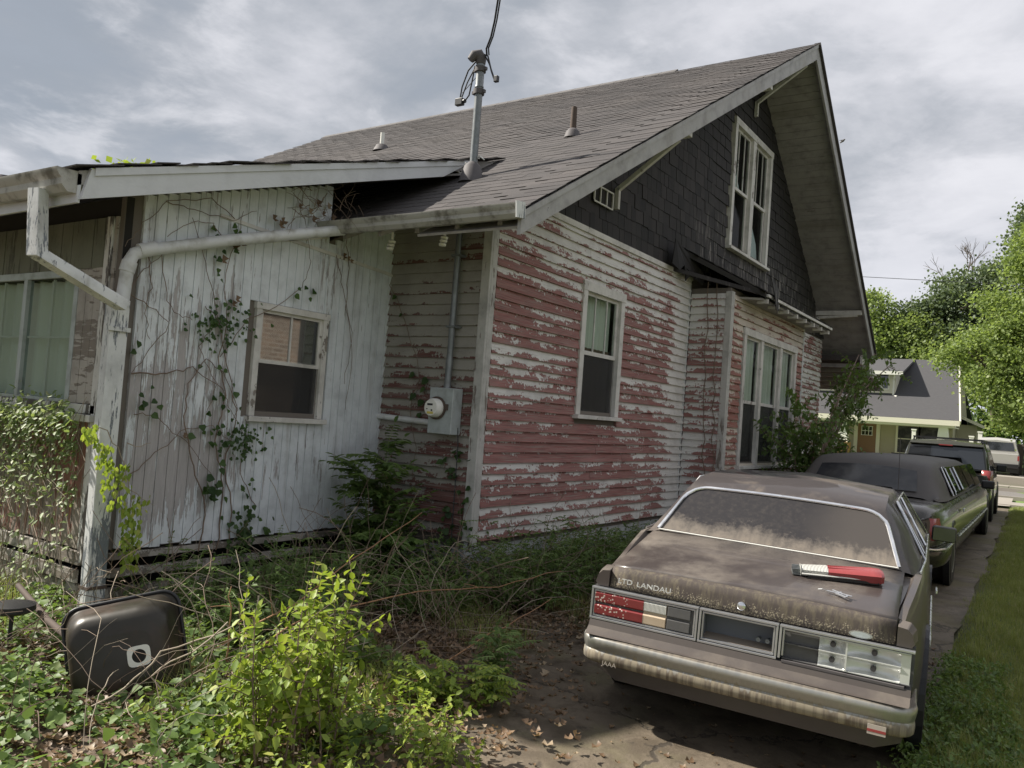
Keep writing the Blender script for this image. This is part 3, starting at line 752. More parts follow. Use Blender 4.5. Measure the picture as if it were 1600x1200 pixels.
# gable wall shingles
lst = []; z = 3.66; k = 0
while z < 7.3:
    y0 = max(6.0, 5.064 + (z - 3.165 + .10) / .586) - .25; y1 = min(17.75, YA + (ZA - z - .10) / .745) + .2
    y = y0 - U(0, .1)
    while y < y1:
        w_ = U(.11, .21); yy = y + w_ / 2
        if not (11.72 < yy < 13.64 and 4.30 < z + .08 < 6.34):
            a, b = y + .003, y + w_ - .003
            if yy < 11.8 and b > 11.76 and 4.3 < z + .08 < 6.34: b = 11.755
            rx = U(-.012, .012); jz = U(-.006, .006); th = U(.010, .016)
            ex = Vector((0, b - a, 0)); ez = Vector((-.014, rx * .15, .185)); ey = Vector((th, 0, 0))
            top = zt(yy) - .13
            if z < top: lst.append(frame((XR + .012 + U(0, .004), a, z + jz), ex, ey, ez * min(1, (top - z + .05) / .185)))
        y += w_
    z += .16
pieces('gable_shingle', lst, M['gshingle'], house, 300, 'upper_gable_shingles')

# main roof -------------------------------------------------------------
XE, XW = -3.46, -14.05
mb = MB(); mb.prism([(XE, 4.98, zn(4.98) - .01), (XE, YA, ZA - .01), (XE, YA, ZA - .11), (XE, 5.3, zn(5.3) - .10), (XE, 4.98, zn(4.98) - .05)], (XW - XE, 0, 0)); mb.build('roof_deck', M['soffit'], house)
mb = MB(); mb.prism([(XE, YA, ZA - .012), (XE, 18.3, zf(18.3)), (XE, 18.3, zf(18.3) - .06), (XE, YA, ZA - .08)], (XW - XE, 0, 0)); mb.build('far_roof_slope', M['roof'], house)
sl = Vector((0, 1, .586)).normalized(); up = Vector((0, -.586, 1)).normalized(); lst = []
L = (YA - 5.0) / sl.y; nrow = int(L / .14)
for r in range(nrow + 1):
    s0 = -.06 + r * .14; x = XE + .06 - (r % 2) * .15 - U(0, .03)
    first = True
    while x > XW:
        w_ = .3; x2 = x - w_
        if first: xs_ = XE + .055 + U(-.012, .015); first = False
        else: xs_ = x
        wav = .003 * math.sin(x * 1.9 + r * .37) + .003 * math.sin(x * .7 - r * .21)
        edge = .018 * max(0, 1 - abs(xs_ - XE) / .35)
        ln = .165 if s0 + .165 < L else max(.02, L - s0)
        o = Vector((0, 4.99, zn(4.99))) + sl * (s0 + wav * 1.2) + up * (.004 + max(0, wav) * .5 + edge * .6)
        o.x = x2 + .002
        ex = Vector((xs_ - x2 - .004, 0, U(-.004, .004) + (.008 if edge else 0)))
        ey = sl * ln - up * .006; ez = up * .005
        lst.append(frame(o + up * .005, ex, ey, ez))
        x = x2
pieces('roof_shingle', lst, M['roof'], house, 300, 'upper_roof_shingles')
mb = MB()
x = -5.72
while x > -14.0:
    mb.prism([(x, YA - .13, ZA - .055), (x, YA, ZA + .035), (x, YA + .13, ZA - .08), (x, YA + .13, ZA - .10), (x, YA, ZA + .015), (x, YA - .13, ZA - .075)], (-.30, 0, .0)); x -= .285
mb.build('ridge_cap', M['roofcap'], house)
# rake boards and soffits
mb = MB(); q = [(4.98, zn(4.98) - .005), (9.3, zn(9.3) - .005), (YA, ZA - .005), (YA, ZA - .235), (9.3, zn(9.3) - .205), (4.98, zn(4.98) - .175)]
mb.prism([(XE, a, b) for a, b in q], (.035, 0, 0)); mb.build('rake_board', M['rake'], house, bevel=.003)
mb = MB(); q = [(4.95, zn(4.95) + .004), (YA, ZA + .004), (YA, ZA - .05), (4.95, zn(4.95) - .045)]
mb.prism([(XE + .035, a, b) for a, b in q], (.014, 0, 0)); mb.build('rake_moulding', M['rake'], house)
mb = MB(); q = [(YA, ZA + .0), (18.32, zf(18.32) + .0), (18.32, zf(18.32) - .20), (YA, ZA - .25)]
mb.prism([(XE, a, b) for a, b in q], (.035, 0, 0)); mb.build('rake_board', M['rake'], house, bevel=.003)
mb = MB(); q = [(YA, ZA + .03), (18.4, zf(18.4) + .03), (18.4, zf(18.4) - .01), (YA, ZA - .01)]
mb.prism([(XE - .02, a, b) for a, b in q], (.095, 0, 0)); mb.build('far_shingle_edge', M['roof'], house)
s = 0; d = Vector((0, 1, -.745)).normalized(); nn = Vector((0, -.745, -1)).normalized()
LL = (18.3 - YA) / d.y
while s < LL - .03:
    w_ = min(.137, LL - s); o = Vector((XR - .1, YA, ZA - .085)) + d * (s + .003) + nn * U(0, .004)
    mb = MB(); mb.prism([o, o + Vector((XE - XR + .098, 0, 0)), o + Vector((XE - XR + .098, 0, 0)) + d * (w_ - .006), o + d * (w_ - .006)], nn * .02); mb.build('soffit_board', M['soffit'], house); s += .137
s = 0; d = Vector((0, 1, .586)).normalized(); nn = Vector((0, .586, -1)).normalized(); LL = (YA - 5.0) / d.y
while s < LL - .1:
    w_ = min(.137, LL - s); o = Vector((XR - .1, 5.0, zn(5.0) - .113)) + d * (s + .003) + nn * U(0, .003)
    mb = MB(); mb.prism([o, o + Vector((XE - XR + .098, 0, 0)), o + Vector((XE - XR + .098, 0, 0)) + d * (w_ - .006), o + d * (w_ - .006)], nn * .02); mb.build('soffit_board', M['soffit'], house); s += .137
# knee brackets under the rake
for (yb, zb, zu, xu) in ((8.12, 3.99, 4.70, -3.60), (12.60, 6.60, 7.30, -3.56), (17.1, 3.80, 4.06, -3.55)):
    mb = MB(); tz = zt(yb) - .20
    mb.beam((XR + .06, yb, zb), (XR + .06, yb, zb + .24), .05, .055, (1, 0, 0)); mb.beam((XR + .06, yb, zb + .22), (xu, yb, zu), .05, .05, (0, 1, 0)); mb.beam((XR, yb, tz + .0), (XE - .01, yb, tz + .0), .09, .09)
    mb.build('eave_bracket', M['trim'], house, bevel=.004)
mb = MB(); mb.box((XR, 10.65, zn(10.7) - .27), (XE - .01, 10.75, zn(10.7) - .17)); mb.build('purlin_end', M['trim'], house)
# eave of the main roof: rafter tails, fascia, gutter
for x in np.arange(-3.7, -5.6, -.42):
    mb = MB(); mb.prism([(x, 5.06, zn(5.06) - .08), (x, YM, zn(YM) - .115), (x, YM, zn(YM) - .20), (x, 5.06, zn(5.06) - .12)], (.045, 0, 0)); mb.build('rafter_tail', M['soffit'], house)
def gut(p0, p1, out, name='gutter', m='gutter', sc=1.):
    """ogee gutter trough from p0 to p1, opening upwards; out = outward direction"""
    prof = [(0, .11), (0, .0), (.045, -.002), (.075, .03), (.078, .06), (.10, .085), (.105, .108), (.098, .110), (.090, .088), (.068, .062), (.064, .035), (.040, .010), (.006, .010), (.006, .11)]
    prof = [(a * sc, b * sc) for a, b in prof]; p0 = Vector(p0); p1 = Vector(p1); out = Vector(out)
    rows = []
    n = 7
    for i in range(n):
        t = i / (n - 1); c = p0.lerp(p1, t) + Vector((0, 0, -.006 * math.sin(t * math.pi) + U(-.002, .002)))
        rows.append([c + out * a + Vector((0, 0, b)) for a, b in prof])
    mb = MB(); mb.grid(rows, 0, closed=True)
    for rw, rev in ((rows[0], 1), (rows[-1], 0)):
        e = [rw[i] for i in range(7)]; e2 = [rw[i] for i in (6, 5, 4, 3, 2, 1, 0)]
        mb.poly(e if rev else e2)
    return mb.build(name, M[m], house, smooth=35)
mb = MB(); mb.box((-5.5, 4.965, zn(5) - .055), (XE, 4.985, zn(5) - .02)); mb.build('fascia_board', M['trim'], house)
gut((-5.55, 4.965, 3.065), (-3.40, 4.965, 3.055), (0, -1, 0), sc=.95)
mb = MB(); mb.cbox((-3.395, 4.915, 3.11), (.012, .115, .12), rot=Matrix.Rotation(.12, 3, 'X')); mb.build('gutter_end_cap', M['spout'], house)
# porcelain line insulators under the eave
for x in (-4.46, -5.06):
    mb = MB(); c = Vector((x, 5.35, 3.08))
    mb.tube([c + Vector((0, 0, .07)), c + Vector((0, 0, -.01))], .012, 8)
    for i in range(3):
        zc = -.0 - i * .032; mb.tube([c + Vector((0, -.01 * i, zc)), c + Vector((0, -.01 * i, zc - .010)), c + Vector((0, -.01 * i, zc - .028)), c + Vector((0, -.01 * i, zc - .03))], [.018, .034, .030, .016], 12)
    mb.build('insulator', M['white'], house, smooth=50)
# bay roof ---------------------------------------------------------------
mb = MB(); mb.prism([(XR, 9.85, 3.98), (XR, 14.6, 3.98), (-3.46, 14.6, 3.50), (-3.46, 10.95, 3.50)], (0, 0, -.07)); mb.build('bay_roof', M['dark'], house)
lst = []; e1 = Vector((-.90, 0, .48)).normalized(); e3 = Vector((.48, 0, .90)).normalized()
for r in range(7):
    y = 10.12 - U(0, .1)
    while y < 14.6:
        w_ = U(.14, .24); o = Vector((-3.44, y + .003, 3.495)) + e1 * (r * .15) + e3 * .006
        if y < 10.95 - 1.15 * (r + .5) / 6.8: y += w_; continue
        lst.append(frame(o, Vector((0, w_ - .006, 0)), e1 * .17 - e3 * .008, e3 * U(.008, .013))); y += w_
pieces('bay_shingle', lst, M['gshingle'], house, 300)
mb = MB(); mb.box((-3.46, 11.0, 3.445), (-3.43, 14.62, 3.482)); mb.build('bay_fascia', M['trim'], house)
mb = MB(); mb.beam((XR + .03, 9.82, 3.64), (-3.47, 10.98, 3.475), .03, .05); mb.build('bay_fascia', M['gshingle'], house)
for i in range(8):
    y = 11.05 + i * .49
    mb = MB(); mb.box((-3.60, y, 3.365), (-3.455, y + .05, 3.425)); mb.build('rafter_tail', M['trim'], house)
mb = MB(); mb.prism([(XR + .03, 10.54, 3.40), (XR + .03, 14.55, 3.40), (-3.5, 14.55, 3.40), (-3.5, 10.98, 3.40)], (0, 0, .028)); mb.build('bay_soffit', M['soffit'], house)
for (y0_, pts) in ((9.6, [(0, 3.98), (.9, 3.72), (.95, 3.55), (.6, 3.62), (.45, 3.52), (.3, 3.70), (.12, 3.60), (-.04, 3.66)]), (11.0, [(0, 3.72), (.5, 3.62), (.52, 3.35), (.44, 3.28), (.35, 3.48), (.22, 3.30), (.12, 3.5)])):
    mb = MB(); xo = -4.22 if y0_ < 10 else -3.42
    mb.prism([(xo + .03 * math.sin(a * 9), y0_ + a, b) for a, b in pts], (.01, 0, 0)); mb.build('torn_roofing_felt', M['gshingle'], house)
# lean-to (left) -----------------------------------------------------------
XA = -5.14
mb = MB(); mb.prism([(XA, 2.60, zadd(2.60) - .01), (XA, 6.95, zadd(6.95) - .01), (XA, 6.95, zadd(6.95) - .10), (XA, 2.60, zadd(2.60) - .10)], (-4.4, 0, 0)); mb.build('lean_to_roof', M['soffit'], house)
mb = MB(); mb.prism([(XA, 2.66, zadd(2.66) - .005), (XA, 6.50, zadd(6.50) - .005), (XA, 6.05, 3.86), (XA, 2.61, 2.74)], (.032, 0, 0), 0)
mb.build('fascia_board', M['fascia'], house)
mb = MB(); mb.prism([(XA + .032, 2.68, zadd(2.68) + .0), (XA + .032, 6.55, zadd(6.55) + .0), (XA + .032, 6.5, zadd(6.5) - .05), (XA + .032, 2.68, zadd(2.68) - .05)], (.012, 0, 0)); mb.build('rake_moulding', M['fascia'], house)
d = Vector((0, 1, .314)).normalized(); nn = Vector((0, -.314, 1)).normalized(); lst = []
for r in range(33):
    s0 = r * .14 - .05
    for c in range(15):
        x2 = XA + .06 - (c + 1) * .3 + (r % 2) * .15
        x1 = x2 + .296 if c else XA + .055 + U(-.01, .02)
        o = Vector((x2, 2.60, zadd(2.60))) + d * s0 + nn * (.004 + (U(0, .02) if c == 0 else 0))
        lst.append(frame(o, Vector((x1 - x2, 0, U(-.006, .004))), d * .175 + nn * (-.012), nn * .008))
pieces('lean_to_shingle', lst, M['roof'], house, 40, 'lean_to_shingles')
mb = MB(); mb.prism([(XG, 3.1, zadd(3.1) - .125), (XG, 6.9, zadd(6.9) - .125), (XG, 6.9, zadd(6.9) - .145), (XG, 3.1, zadd(3.1) - .145)], (XA - XG - .002, 0, 0)); mb.build('lean_to_soffit', M['soffit'], house)
# vertical boards of the lean-to gable
def b_vert(y, z):
    b = .05
    b -= .30 * math.exp(-((z - .95) / .40) ** 2)
    b -= .28 * math.exp(-((y - 3.62) / .30) ** 2) * (z < 2.4)
    b -= .3 * math.exp(-((y - 3.95) / .12) ** 2 - ((z - 2.0) / .6) ** 2)
    if y > 5.25: b += .28
    if z > 2.5: b -= .10
    if z < .55: b += .1
    return b
y = 3.28
while y < YM - .01:
    w_ = min(.088, YM - .002 - y); top = min(zadd(y) - .15, (zn(y) - .14) if y > 4.99 else 9)
    spans = [(.45, top)]
    if y + w_ > 4.32 and y < 5.095: spans = [(.45, 1.43), (2.38, top)]
    for (za, zb) in spans:
        mb = MB(T(0, XG)); n = max(2, int((zb - za) / .22)); pr = U(0, .002); g_ = .0005; vs = []; bi = []
        for i in range(n + 1):
            zz_ = za + (zb - za) * i / n + (U(-.008, .012) if i == 0 and za < .5 else 0)
            for (uu, nn_) in ((y + g_ + .003, .016 + pr), (y + g_, .004), (y + g_, -.005), (y + w_ - g_, -.005), (y + w_ - g_, .004), (y + w_ - g_ - .003, .016 + pr)):
                vs.append((uu, nn_, zz_)); bi.append(b_vert(y, zz_) + 1e-4)
        fs = [(i * 6 + j, i * 6 + (j + 1) % 6, (i + 1) * 6 + (j + 1) % 6, (i + 1) * 6 + j) for i in range(n) for j in range(6)] + [(5, 4, 3, 2, 1, 0), tuple(range(n * 6, n * 6 + 6))]
        mb.add(vs, fs, 0, None, bi); mb.build('vertical_board', M['vert'], house)
    y += .088
mb = MB(); mb.beam((XG + .022, 3.9, 2.985), (XG + .022, 5.88, 2.875), .012, .03); mb.beam((XG + .022, 3.3, 2.60), (XG + .022, 5.0, 3.06), .012, .03); mb.build('batten', M['trim'], house)
# sill boards with gaps below
for (za, zb, x_, m_, dz) in ((.375, .425, XG + .015, 'oldwood', .01), (.255, .315, XG + .03, 'oldwood', -.01), (.10, .17, XG - .02, 'oldwood', .02)):
    mb = MB(); mb.prism([(x_ - .04, 3.25, za), (x_, 3.25, za), (x_, 3.25, zb), (x_ - .04, 3.25, zb)], (0, 2.62, dz)); mb.build('sill_board', M[m_], house, bevel=.004)
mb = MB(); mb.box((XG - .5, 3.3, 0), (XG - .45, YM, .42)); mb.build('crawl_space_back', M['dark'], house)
# left wall, facing -Y
t1 = T(1, YL)
def vb(u0, u1, z0, z1, w, m, name='vertical_board', n1=.014):
    u = u0
    while u < u1 - .01:
        ww = min(w, u1 - u); mb = MB(t1); mb.box((u + .003, -.005, z0 + U(-.006, .006)), (u + ww - .003, n1 + U(0, .005), z1)); mb.build(name, M[m], house); u += ww
vb(-9.2, -5.66, 2.44, 2.80, .15, 'olive'); vb(-6.05, -5.72, 1.46, 2.44, .11, 'oldwood')
vb(-9.0, -5.72, .44, 1.33, .105, 'redboard', 'red_board', .016)
mb = MB(t1); mb.box((-5.72, -.005, .35), (-5.645, .03, 2.8)); mb.build('corner_board', M['flaky'], house, bevel=.004)
mb = MB(t1); mb.box((-5.640, -.06, .3), (-5.60, .012, 2.8)); mb.build('corner_post', M['oldwood'], house)
mb = MB(t1); mb.box((-9.2, -.005, 1.335), (-5.64, .075, 1.385)); mb.box((-9.2, -.005, 1.39), (-5.66, .03, 1.455)); mb.build('window_sill_board', M['flaky'], house, bevel=.004)
mb = MB(t1); mb.box((-9.2, .0, .33), (-5.68, .035, .425)); mb.build('skirt_board', M['oldwood'], house, bevel=.005)
mb = MB(t1); mb.box((-9.2, .0, .20), (-5.72, .03, .295)); mb.build('skirt_board', M['oldwood'], house, bevel=.005)
mb = MB(t1); mb.box((-9.2, -.03, -.02), (-5.75, .01, .19)); mb.build('skirt_board', M['oldwood'], house, bevel=.005)
fr = MB(t1); fr.box((-9.2, -.03, 2.385), (-6.05, .02, 2.44)); fr.box((-9.2, -.03, 1.456), (-6.05, .02, 1.48))
for a in (-6.10, -6.865, -7.65, -8.43): fr.box((a, -.03, 1.48), (a + .055, .022, 2.385))
pw = fr.build('porch_window', M['meterbox'], house, bevel=.002)
for a in (-6.865, -7.65, -8.43):
    b = a + .73
    mb = MB(t1); mb.box((a + .055, -.012, 1.48), (b, -.007, 2.385)); mb.build('pane', M['glassporch'], pw)
    mb = MB(t1); c_ = (a + .055 + b) / 2; mb.box((c_ - .008, -.03, 1.48), (c_ + .008, -.014, 2.385)); mb.box((a + .055, -.03, 1.93), (b, -.015, 1.944)); mb.build('muntin', M['white'], pw)
mb = MB(t1); rows_ = [[(-9.1 + 3.0 * j / 90, -.085 + .03 * math.sin(j * 1.1), zz_) for j in range(91)] for zz_ in (1.48, 2.38)]; mb.grid(rows_); mb.build('curtain', M['curtain'], pw, smooth=60)
# gutter and downspouts at the lean-to corner
gut((XA - .01, 2.60, 2.775), (-9.5, 2.60, 2.86), (0, -1, 0), sc=1.25)
mb = MB(); mb.box((-9.5, 2.60, 2.72), (XA + .0, 2.62, 2.90)); mb.build('fascia_board', M['fascia'], house)
ds = MB()
a = at(58, 318, 1, 2.50); b = at(58, 395, 1, 2.50); c = at(196, 478, 1, 3.08); 
sweep_rect(ds, [(a.x, 2.50, 2.80), (b.x, 2.50, b.z), (c.x, 3.06, c.z)], .095, .075, (1, .25, 0))
ds.build('downspout', M['spout'], house, bevel=.004)
mb = MB(); sweep_rect(mb, [(-5.50, 3.13, 2.20), (-5.485, 3.12, 1.2), (-5.475, 3.12, .22)], .09, .13, (1, 0, 0)); mb.build('downspout', M['spout'], house, bevel=.005)
mb = MB(); sweep_rect(mb, [(-5.475, 3.12, .212), (-5.455, 3.10, -.02)], .096, .136, (1, 0, 0)); o = mb.build('downspout_boot', M['spout'], house, bevel=.005)
mb = MB(); mb.box((-5.53, 3.05, .212), (-5.42, 3.19, .232)); mb.build('rusty_joint', M['rust'], house)
mb = MB(); mb.box((-5.46, 3.04, 1.98), (-5.43, 3.20, 2.01)); mb.build('strap', M['spout'], house)
mb = MB(); mb.tube([(-5.30, 4.98, 3.10), (-5.34, 4.6, 2.99), (-5.40, 3.9, 2.78), (-5.44, 3.30, 2.585), (-5.455, 3.19, 2.535), (-5.46, 3.155, 2.46), (-5.47, 3.14, 2.16)], [.046] * 7, 14); mb.build('drain_pipe', M['pvc'], house, smooth=60)
mb = MB(); mb.tube([(-5.458, 3.165, 2.475), (-5.463, 3.15, 2.40)], .052, 14); mb.tube([(-5.43, 3.33, 2.60), (-5.449, 3.22, 2.56)], .052, 14); mb.build('pipe_coupling', M['pvc'], house, smooth=50)
# roof pipes
def roofp(x, y): return Vector((x, y, zn(y)))
p = roofp(-4.77, 7.83)
mb = MB(); mb.tube([p + Vector((0, 0, -.05)), p + Vector((0, 0, .12)), p + Vector((0, 0, .34))], [.036, .036, .032], 12); o = mb.build('vent_pipe', M['rust'], house, smooth=50)
mb = MB(); mb.tube([p + Vector((0, 0, -.02)), p + Vector((0, 0, .06)), p + Vector((0, 0, .09))], [.10, .075, .045], 14); mb.build('flashing_boot', M['lead'], o, smooth=50)
p = roofp(-9.15, 9.27)
mb = MB(); mb.tube([p + Vector((0, 0, -.05)), p + Vector((0, 0, .27))], .035, 12); o = mb.build('vent_pipe', M['white'], house, smooth=50); o['label'] = 'white roof pipe'
mb = MB(); mb.tube([p + Vector((0, 0, -.03)), p + Vector((0, 0, .07)), p + Vector((0, 0, .09))], [.14, .09, .04], 14); mb.build('flashing_boot', M['lead'], o, smooth=50)
p = Vector((-7.72, 3.3, zadd(3.3)))
mb = MB(); mb.tube([p + Vector((0, 0, -.05)), p + Vector((0, 0, .10)), p + Vector((0, 0, .14)), p + Vector((0, 0, .19)), p + Vector((0, 0, .21))], [.07, .07, .15, .12, .02], 16); mb.build('roof_vent', M['lead'], house, smooth=40)
# front porch beyond the gable
mb = MB(); mb.prism([(-8, 17.9, 3.34), (-3.62, 17.9, 3.34), (-3.62, 20.3, 2.91), (-8, 20.3, 2.91)], (0, 0, -.10)); mb.build('porch_roof', M['roof'], house)
mb = MB(); mb.prism([(-3.62, 17.9, 3.35), (-3.62, 20.35, 2.91), (-3.62, 20.35, 2.79), (-3.62, 17.9, 3.17)], (.04, 0, 0)); mb.build('porch_fascia', M['trim'], house)
for y in np.arange(18.1, 20.5, .4):
    mb = MB(); mb.beam((-7.5, y, 3.2 - .178 * (y - 17.9) - .02), (-3.55, y, 3.2 - .178 * (y - 17.9) - .02), .05, .08); mb.build('porch_rafter', M['soffit'], house)
mb = MB(); mb.tube([(-4.5, 20.0, 0), (-4.5, 20.0, 2.85)], .075, 12); mb.build('porch_column', M['white'], house, smooth=50)
mb = MB(); mb.box((-8, 18, .0), (-3.9, 20.4, .45)); mb.build('porch_deck', M['clap'], house)
mb = MB(); mb.box((-8, 20.2, .9), (-4.55, 20.26, 1.0)); mb.build('porch_rail', M['white'], house)

# ------------------------------------------------------------------ electric service on the wall and roof
mt = thing('electric_meter', (-4.66, YM - .03, 1.39), 'grey electric meter box with round dial on the clapboard wall', 'electric meter', world=True)
mb = MB(); mb.box((-4.80, YM - .17, 1.385), (-4.53, YM - .031, 1.80)); bx = mb.build('meter_box', M['meterbox'], mt, bevel=.006)
mb = MB(); c = Vector((-4.70, YM - .17, 1.615))
ps = [(0, .098), (-.012, .098), (-.014, .085), (-.07, .085), (-.095, .072), (-.10, .02)]
mb.tube([c + Vector((0, a, 0)) for a, b in ps], [b for a, b in ps], 28); dl = mb.build('meter_dial', M['white'], mt, smooth=35)
mb = MB(); mb.tube([c + Vector((0, -.006, 0)), c + Vector((0, -.018, 0))], .104, 28); mb.build('meter_ring', M['rust'], mt, smooth=35)
mb = MB(); mb.box((-4.735, YM - .2715, 1.635), (-4.675, YM - .268, 1.652)); mb.box((-4.745, YM - .2715, 1.60), (-4.73, YM - .268, 1.606)); mb.box((-4.69, YM - .2715, 1.585), (-4.675, YM - .268, 1.60)); mb.build('display', M['black'], dl)
mb = MB(); mb.box((-4.735, YM - .2705, 1.56), (-4.665, YM - .268, 1.58)); mb.build('yellow_label', mat('yellow_label', col=(.6, .5, .12)), dl)
mb = MB(); mb.box((-4.60, YM - .19, 1.60), (-4.575, YM - .17, 1.655)); mb.build('latch', M['rust'], mt)
mb = MB(); mb.tube([(-4.66, YM - .10, 1.80), (-4.66, YM - .10, 1.86), (-4.665, YM - .09, 2.1)], [.035, .030, .030], 12); mb.tube([(-4.665, YM - .09, 2.0), (-4.665, YM - .09, 2.06)], .034, 12); mb.tube([(-4.665, YM - .09, 2.1), (-4.66, YM - .09, 3.55)], .028, 12); mb.build('conduit', M['galv'], mt, smooth=50)
for z in (2.35, 3.0):
    mb = MB(); mb.box((-4.71, YM - .125, z), (-4.61, YM - .02, z + .02)); mb.build('pipe_clamp', M['galv'], mt)
mb = MB(); mb.tube([(-5.56, YM - .055, 1.50), (-4.80, YM - .055, 1.475)], .028, 12); mb.build('side_conduit', M['pvc'], mt, smooth=50)
mb = MB(); mb.tube([(-4.53, YM - .07, 1.45), (-4.52, YM - .06, 1.30), (-4.525, YM - .05, .6), (-4.52, YM - .05, .05)], .005, 5); mb.build('ground_wire', M['cable'], mt)

pm = roofp(-4.93, 6.27)
ms = thing('service_mast', tuple(pm), 'grey pipe mast with weatherhead and tangled black cables standing on the roof', 'service mast', world=True)
top = pm + Vector((.03, -.04, 1.16))
mb = MB(); mb.tube([pm + Vector((0, 0, -.1)), pm.lerp(top, .78)], .038, 14); mb.tube([pm.lerp(top, .78), pm.lerp(top, .80), top], [.046, .040, .040], 14); mb.build('mast_pipe', M['galv'], ms, smooth=50)
mb = MB(); mb.tube([pm + Vector((0, -.02, -.05)), pm + Vector((0, -.01, .12)), pm + Vector((0, 0, .16))], [.13, .085, .05], 14); mb.build('flashing_boot', M['lead'], ms, smooth=40)
for f_ in (.74, .93):
    c = pm.lerp(top, f_); mb = MB(); mb.tube([c + Vector((0, 0, -.025)), c + Vector((0, 0, .025))], .056, 12); mb.beam(c + Vector((-.075, 0, 0)), c + Vector((.075, 0, 0)), .03, .03); mb.build('clamp', M['lead'], ms, smooth=40)
c = top; mb = MB(); mb.tube([c + Vector((0, 0, -.03)), c + Vector((0, 0, .02)), c + Vector((-.02, -.02, .06)), c + Vector((-.05, -.05, .05)), c + Vector((-.08, -.07, .0))], [.045, .055, .06, .05, .035], 12); mb.build('weatherhead', M['lead'], ms, smooth=40)
def offs(p, q): return p + xr * q[0] * 1. + Vector((0, 0, q[1]))
def cam_off(base, pts): return [base + xr * a + Vector((0, 0, b)) + yr * c_ for a, b, c_ in pts]
# drip loops
for pts, r in (([(.02, .02, 0), (-.06, .06, 0), (-.16, -.01, -.05), (-.24, -.12, -.05), (-.27, -.20, -.03), (-.22, -.25, 0), (-.15, -.23, 0), (-.12, -.12, 0), (-.09, .02, 0)], .008), ([(.0, .03, 0), (-.09, .03, .02), (-.19, -.07, .0), (-.27, -.18, .0)], .007), ([(.04, .04, 0), (.10, -.02, 0), (.17, -.22, 0), (.24, -.38, 0)], .008), ([(.05, .03, 0), (.13, -.12, 0), (.20, -.28, 0), (.25, -.37, 0)], .007), ([(-.26, -.13, 0), (-.1, -.12, 0), (.02, -.11, 0)], .004)):
    mb = MB(); mb.tube(cam_off(top, pts), r, 6); mb.build('cable_loop', M['cable'], ms, smooth=60)
b_ = cam_off(top, [(-.29, -.20, 0), (-.20, -.25, 0), (.255, -.36, 0)])
mb = MB(); mb.cbox(b_[0], (.09, .05, .07)); mb.tube([b_[0], b_[1]], .022, 8); mb.build('splice_connector', M['black'], ms, bevel=.006)
mb = MB(); mb.cbox(b_[2], (.045, .04, .06)); mb.build('splice_connector', M['black'], ms, bevel=.006)
for pts in ([(-.12, .25, 0), (-.16, .15, -.03), (-.10, .05, -.05), (.0, .16, -.06), (.12, .12, -.05), (.2, .02, -.06)], [(-.14, .12, 0), (.02, .17, -.06), (.14, .05, -.09)], [(.02, .02, -.12), (-.03, -.1, -.25), (-.02, -.22, -.45)]):
    mb = MB(); q = cam_off(pm, pts)
    q = [Vector((v.x, v.y, max(v.z, zn(v.y) + .012))) for v in q]
    mb.tube(q, .006, 5); mb.build('loose_wire', M['white'], ms, smooth=60)
ow = thing('overhead_wire', tuple(top), 'black overhead service cable rising from the roof mast into the sky', 'cable', world=True)
for k, r in ((0, .009), (.025, .007)):
    q = [top + Vector((.05, .02, .06)), at(760, 76, 1, 6.15), at(767, 58, 1, 6.1), at(773, 32, 1, 6.0), at(778, 0, 1, 5.8), at(790, -80, 1, 5.3), at(830, -330, 1, 4.2), at(950, -1100, 1, 2.6)]
    q = [Vector((v.x + k, v.y, v.z)) for v in q]; mb = MB(); mb.tube(q, r, 6); mb.build('strand', M['cable'], ow, smooth=60)

# ================================================================== VEHICLES
def shell(mb, secs, m=0, caps=(True, True), open_bottom=False):
    rows = []
    for y, pr in secs:
        right = [(x, y, z) for x, z in pr]; left = [(-x, y, z) for x, z in pr[::-1] if x > 1e-6]
        rows.append(right + left if not open_bottom else right + left)
    n = len(rows[0])
    mb.grid(rows, m, closed=not open_bottom)
    if caps[0]: mb.poly(rows[0], m)
    if caps[1]: mb.poly(rows[-1][::-1], m)
def wheel(root, x, y, r=.31, w=.19, rim='alloy'):
    s = 1 if x > 0 else -1; mb = MB(); c = Vector((x, y, r))
    ps = [(-w, r * .55), (-w, r * .93), (-w * .9, r), (-w * .1, r), (0, r * .93), (0, r * .62)]
    mb.tube([c + Vector((s * a, 0, 0)) for a, b in ps], [b for a, b in ps], 28, cap=False); o = mb.build('wheel', M['rubber'], root, smooth=40)
    mb = MB(); ps = [(-.05, r * .62), (-.005, r * .62), (-.012, r * .56), (-.05, r * .5), (-.055, r * .2), (-.02, r * .16), (-.018, .01)]
    mb.tube([c + Vector((s * a, 0, 0)) for a, b in ps], [b for a, b in ps], 24); mb.build('rim', M[rim], o, smooth=35)
def text_mesh(name, body, size, depth, m, parent, loc, rot, shear=0., sx=1.):
    cu = D.curves.new(name, 'FONT'); cu.body = body; cu.size = size; cu.extrude = depth; cu.shear = shear; cu.align_x = 'LEFT'
    tmp = D.objects.new('tmp', cu); COL.objects.link(tmp); dg = bpy.context.evaluated_depsgraph_get()
    me = D.meshes.new_from_object(tmp.evaluated_get(dg)); D.objects.remove(tmp); D.curves.remove(cu)
    me.name = name; me.materials.clear(); me.materials.append(m)
    o = D.objects.new(name, me); COL.objects.link(o); o.parent = parent; o.location = loc; o.rotation_euler = rot; o.scale = (sx, 1, 1); return o

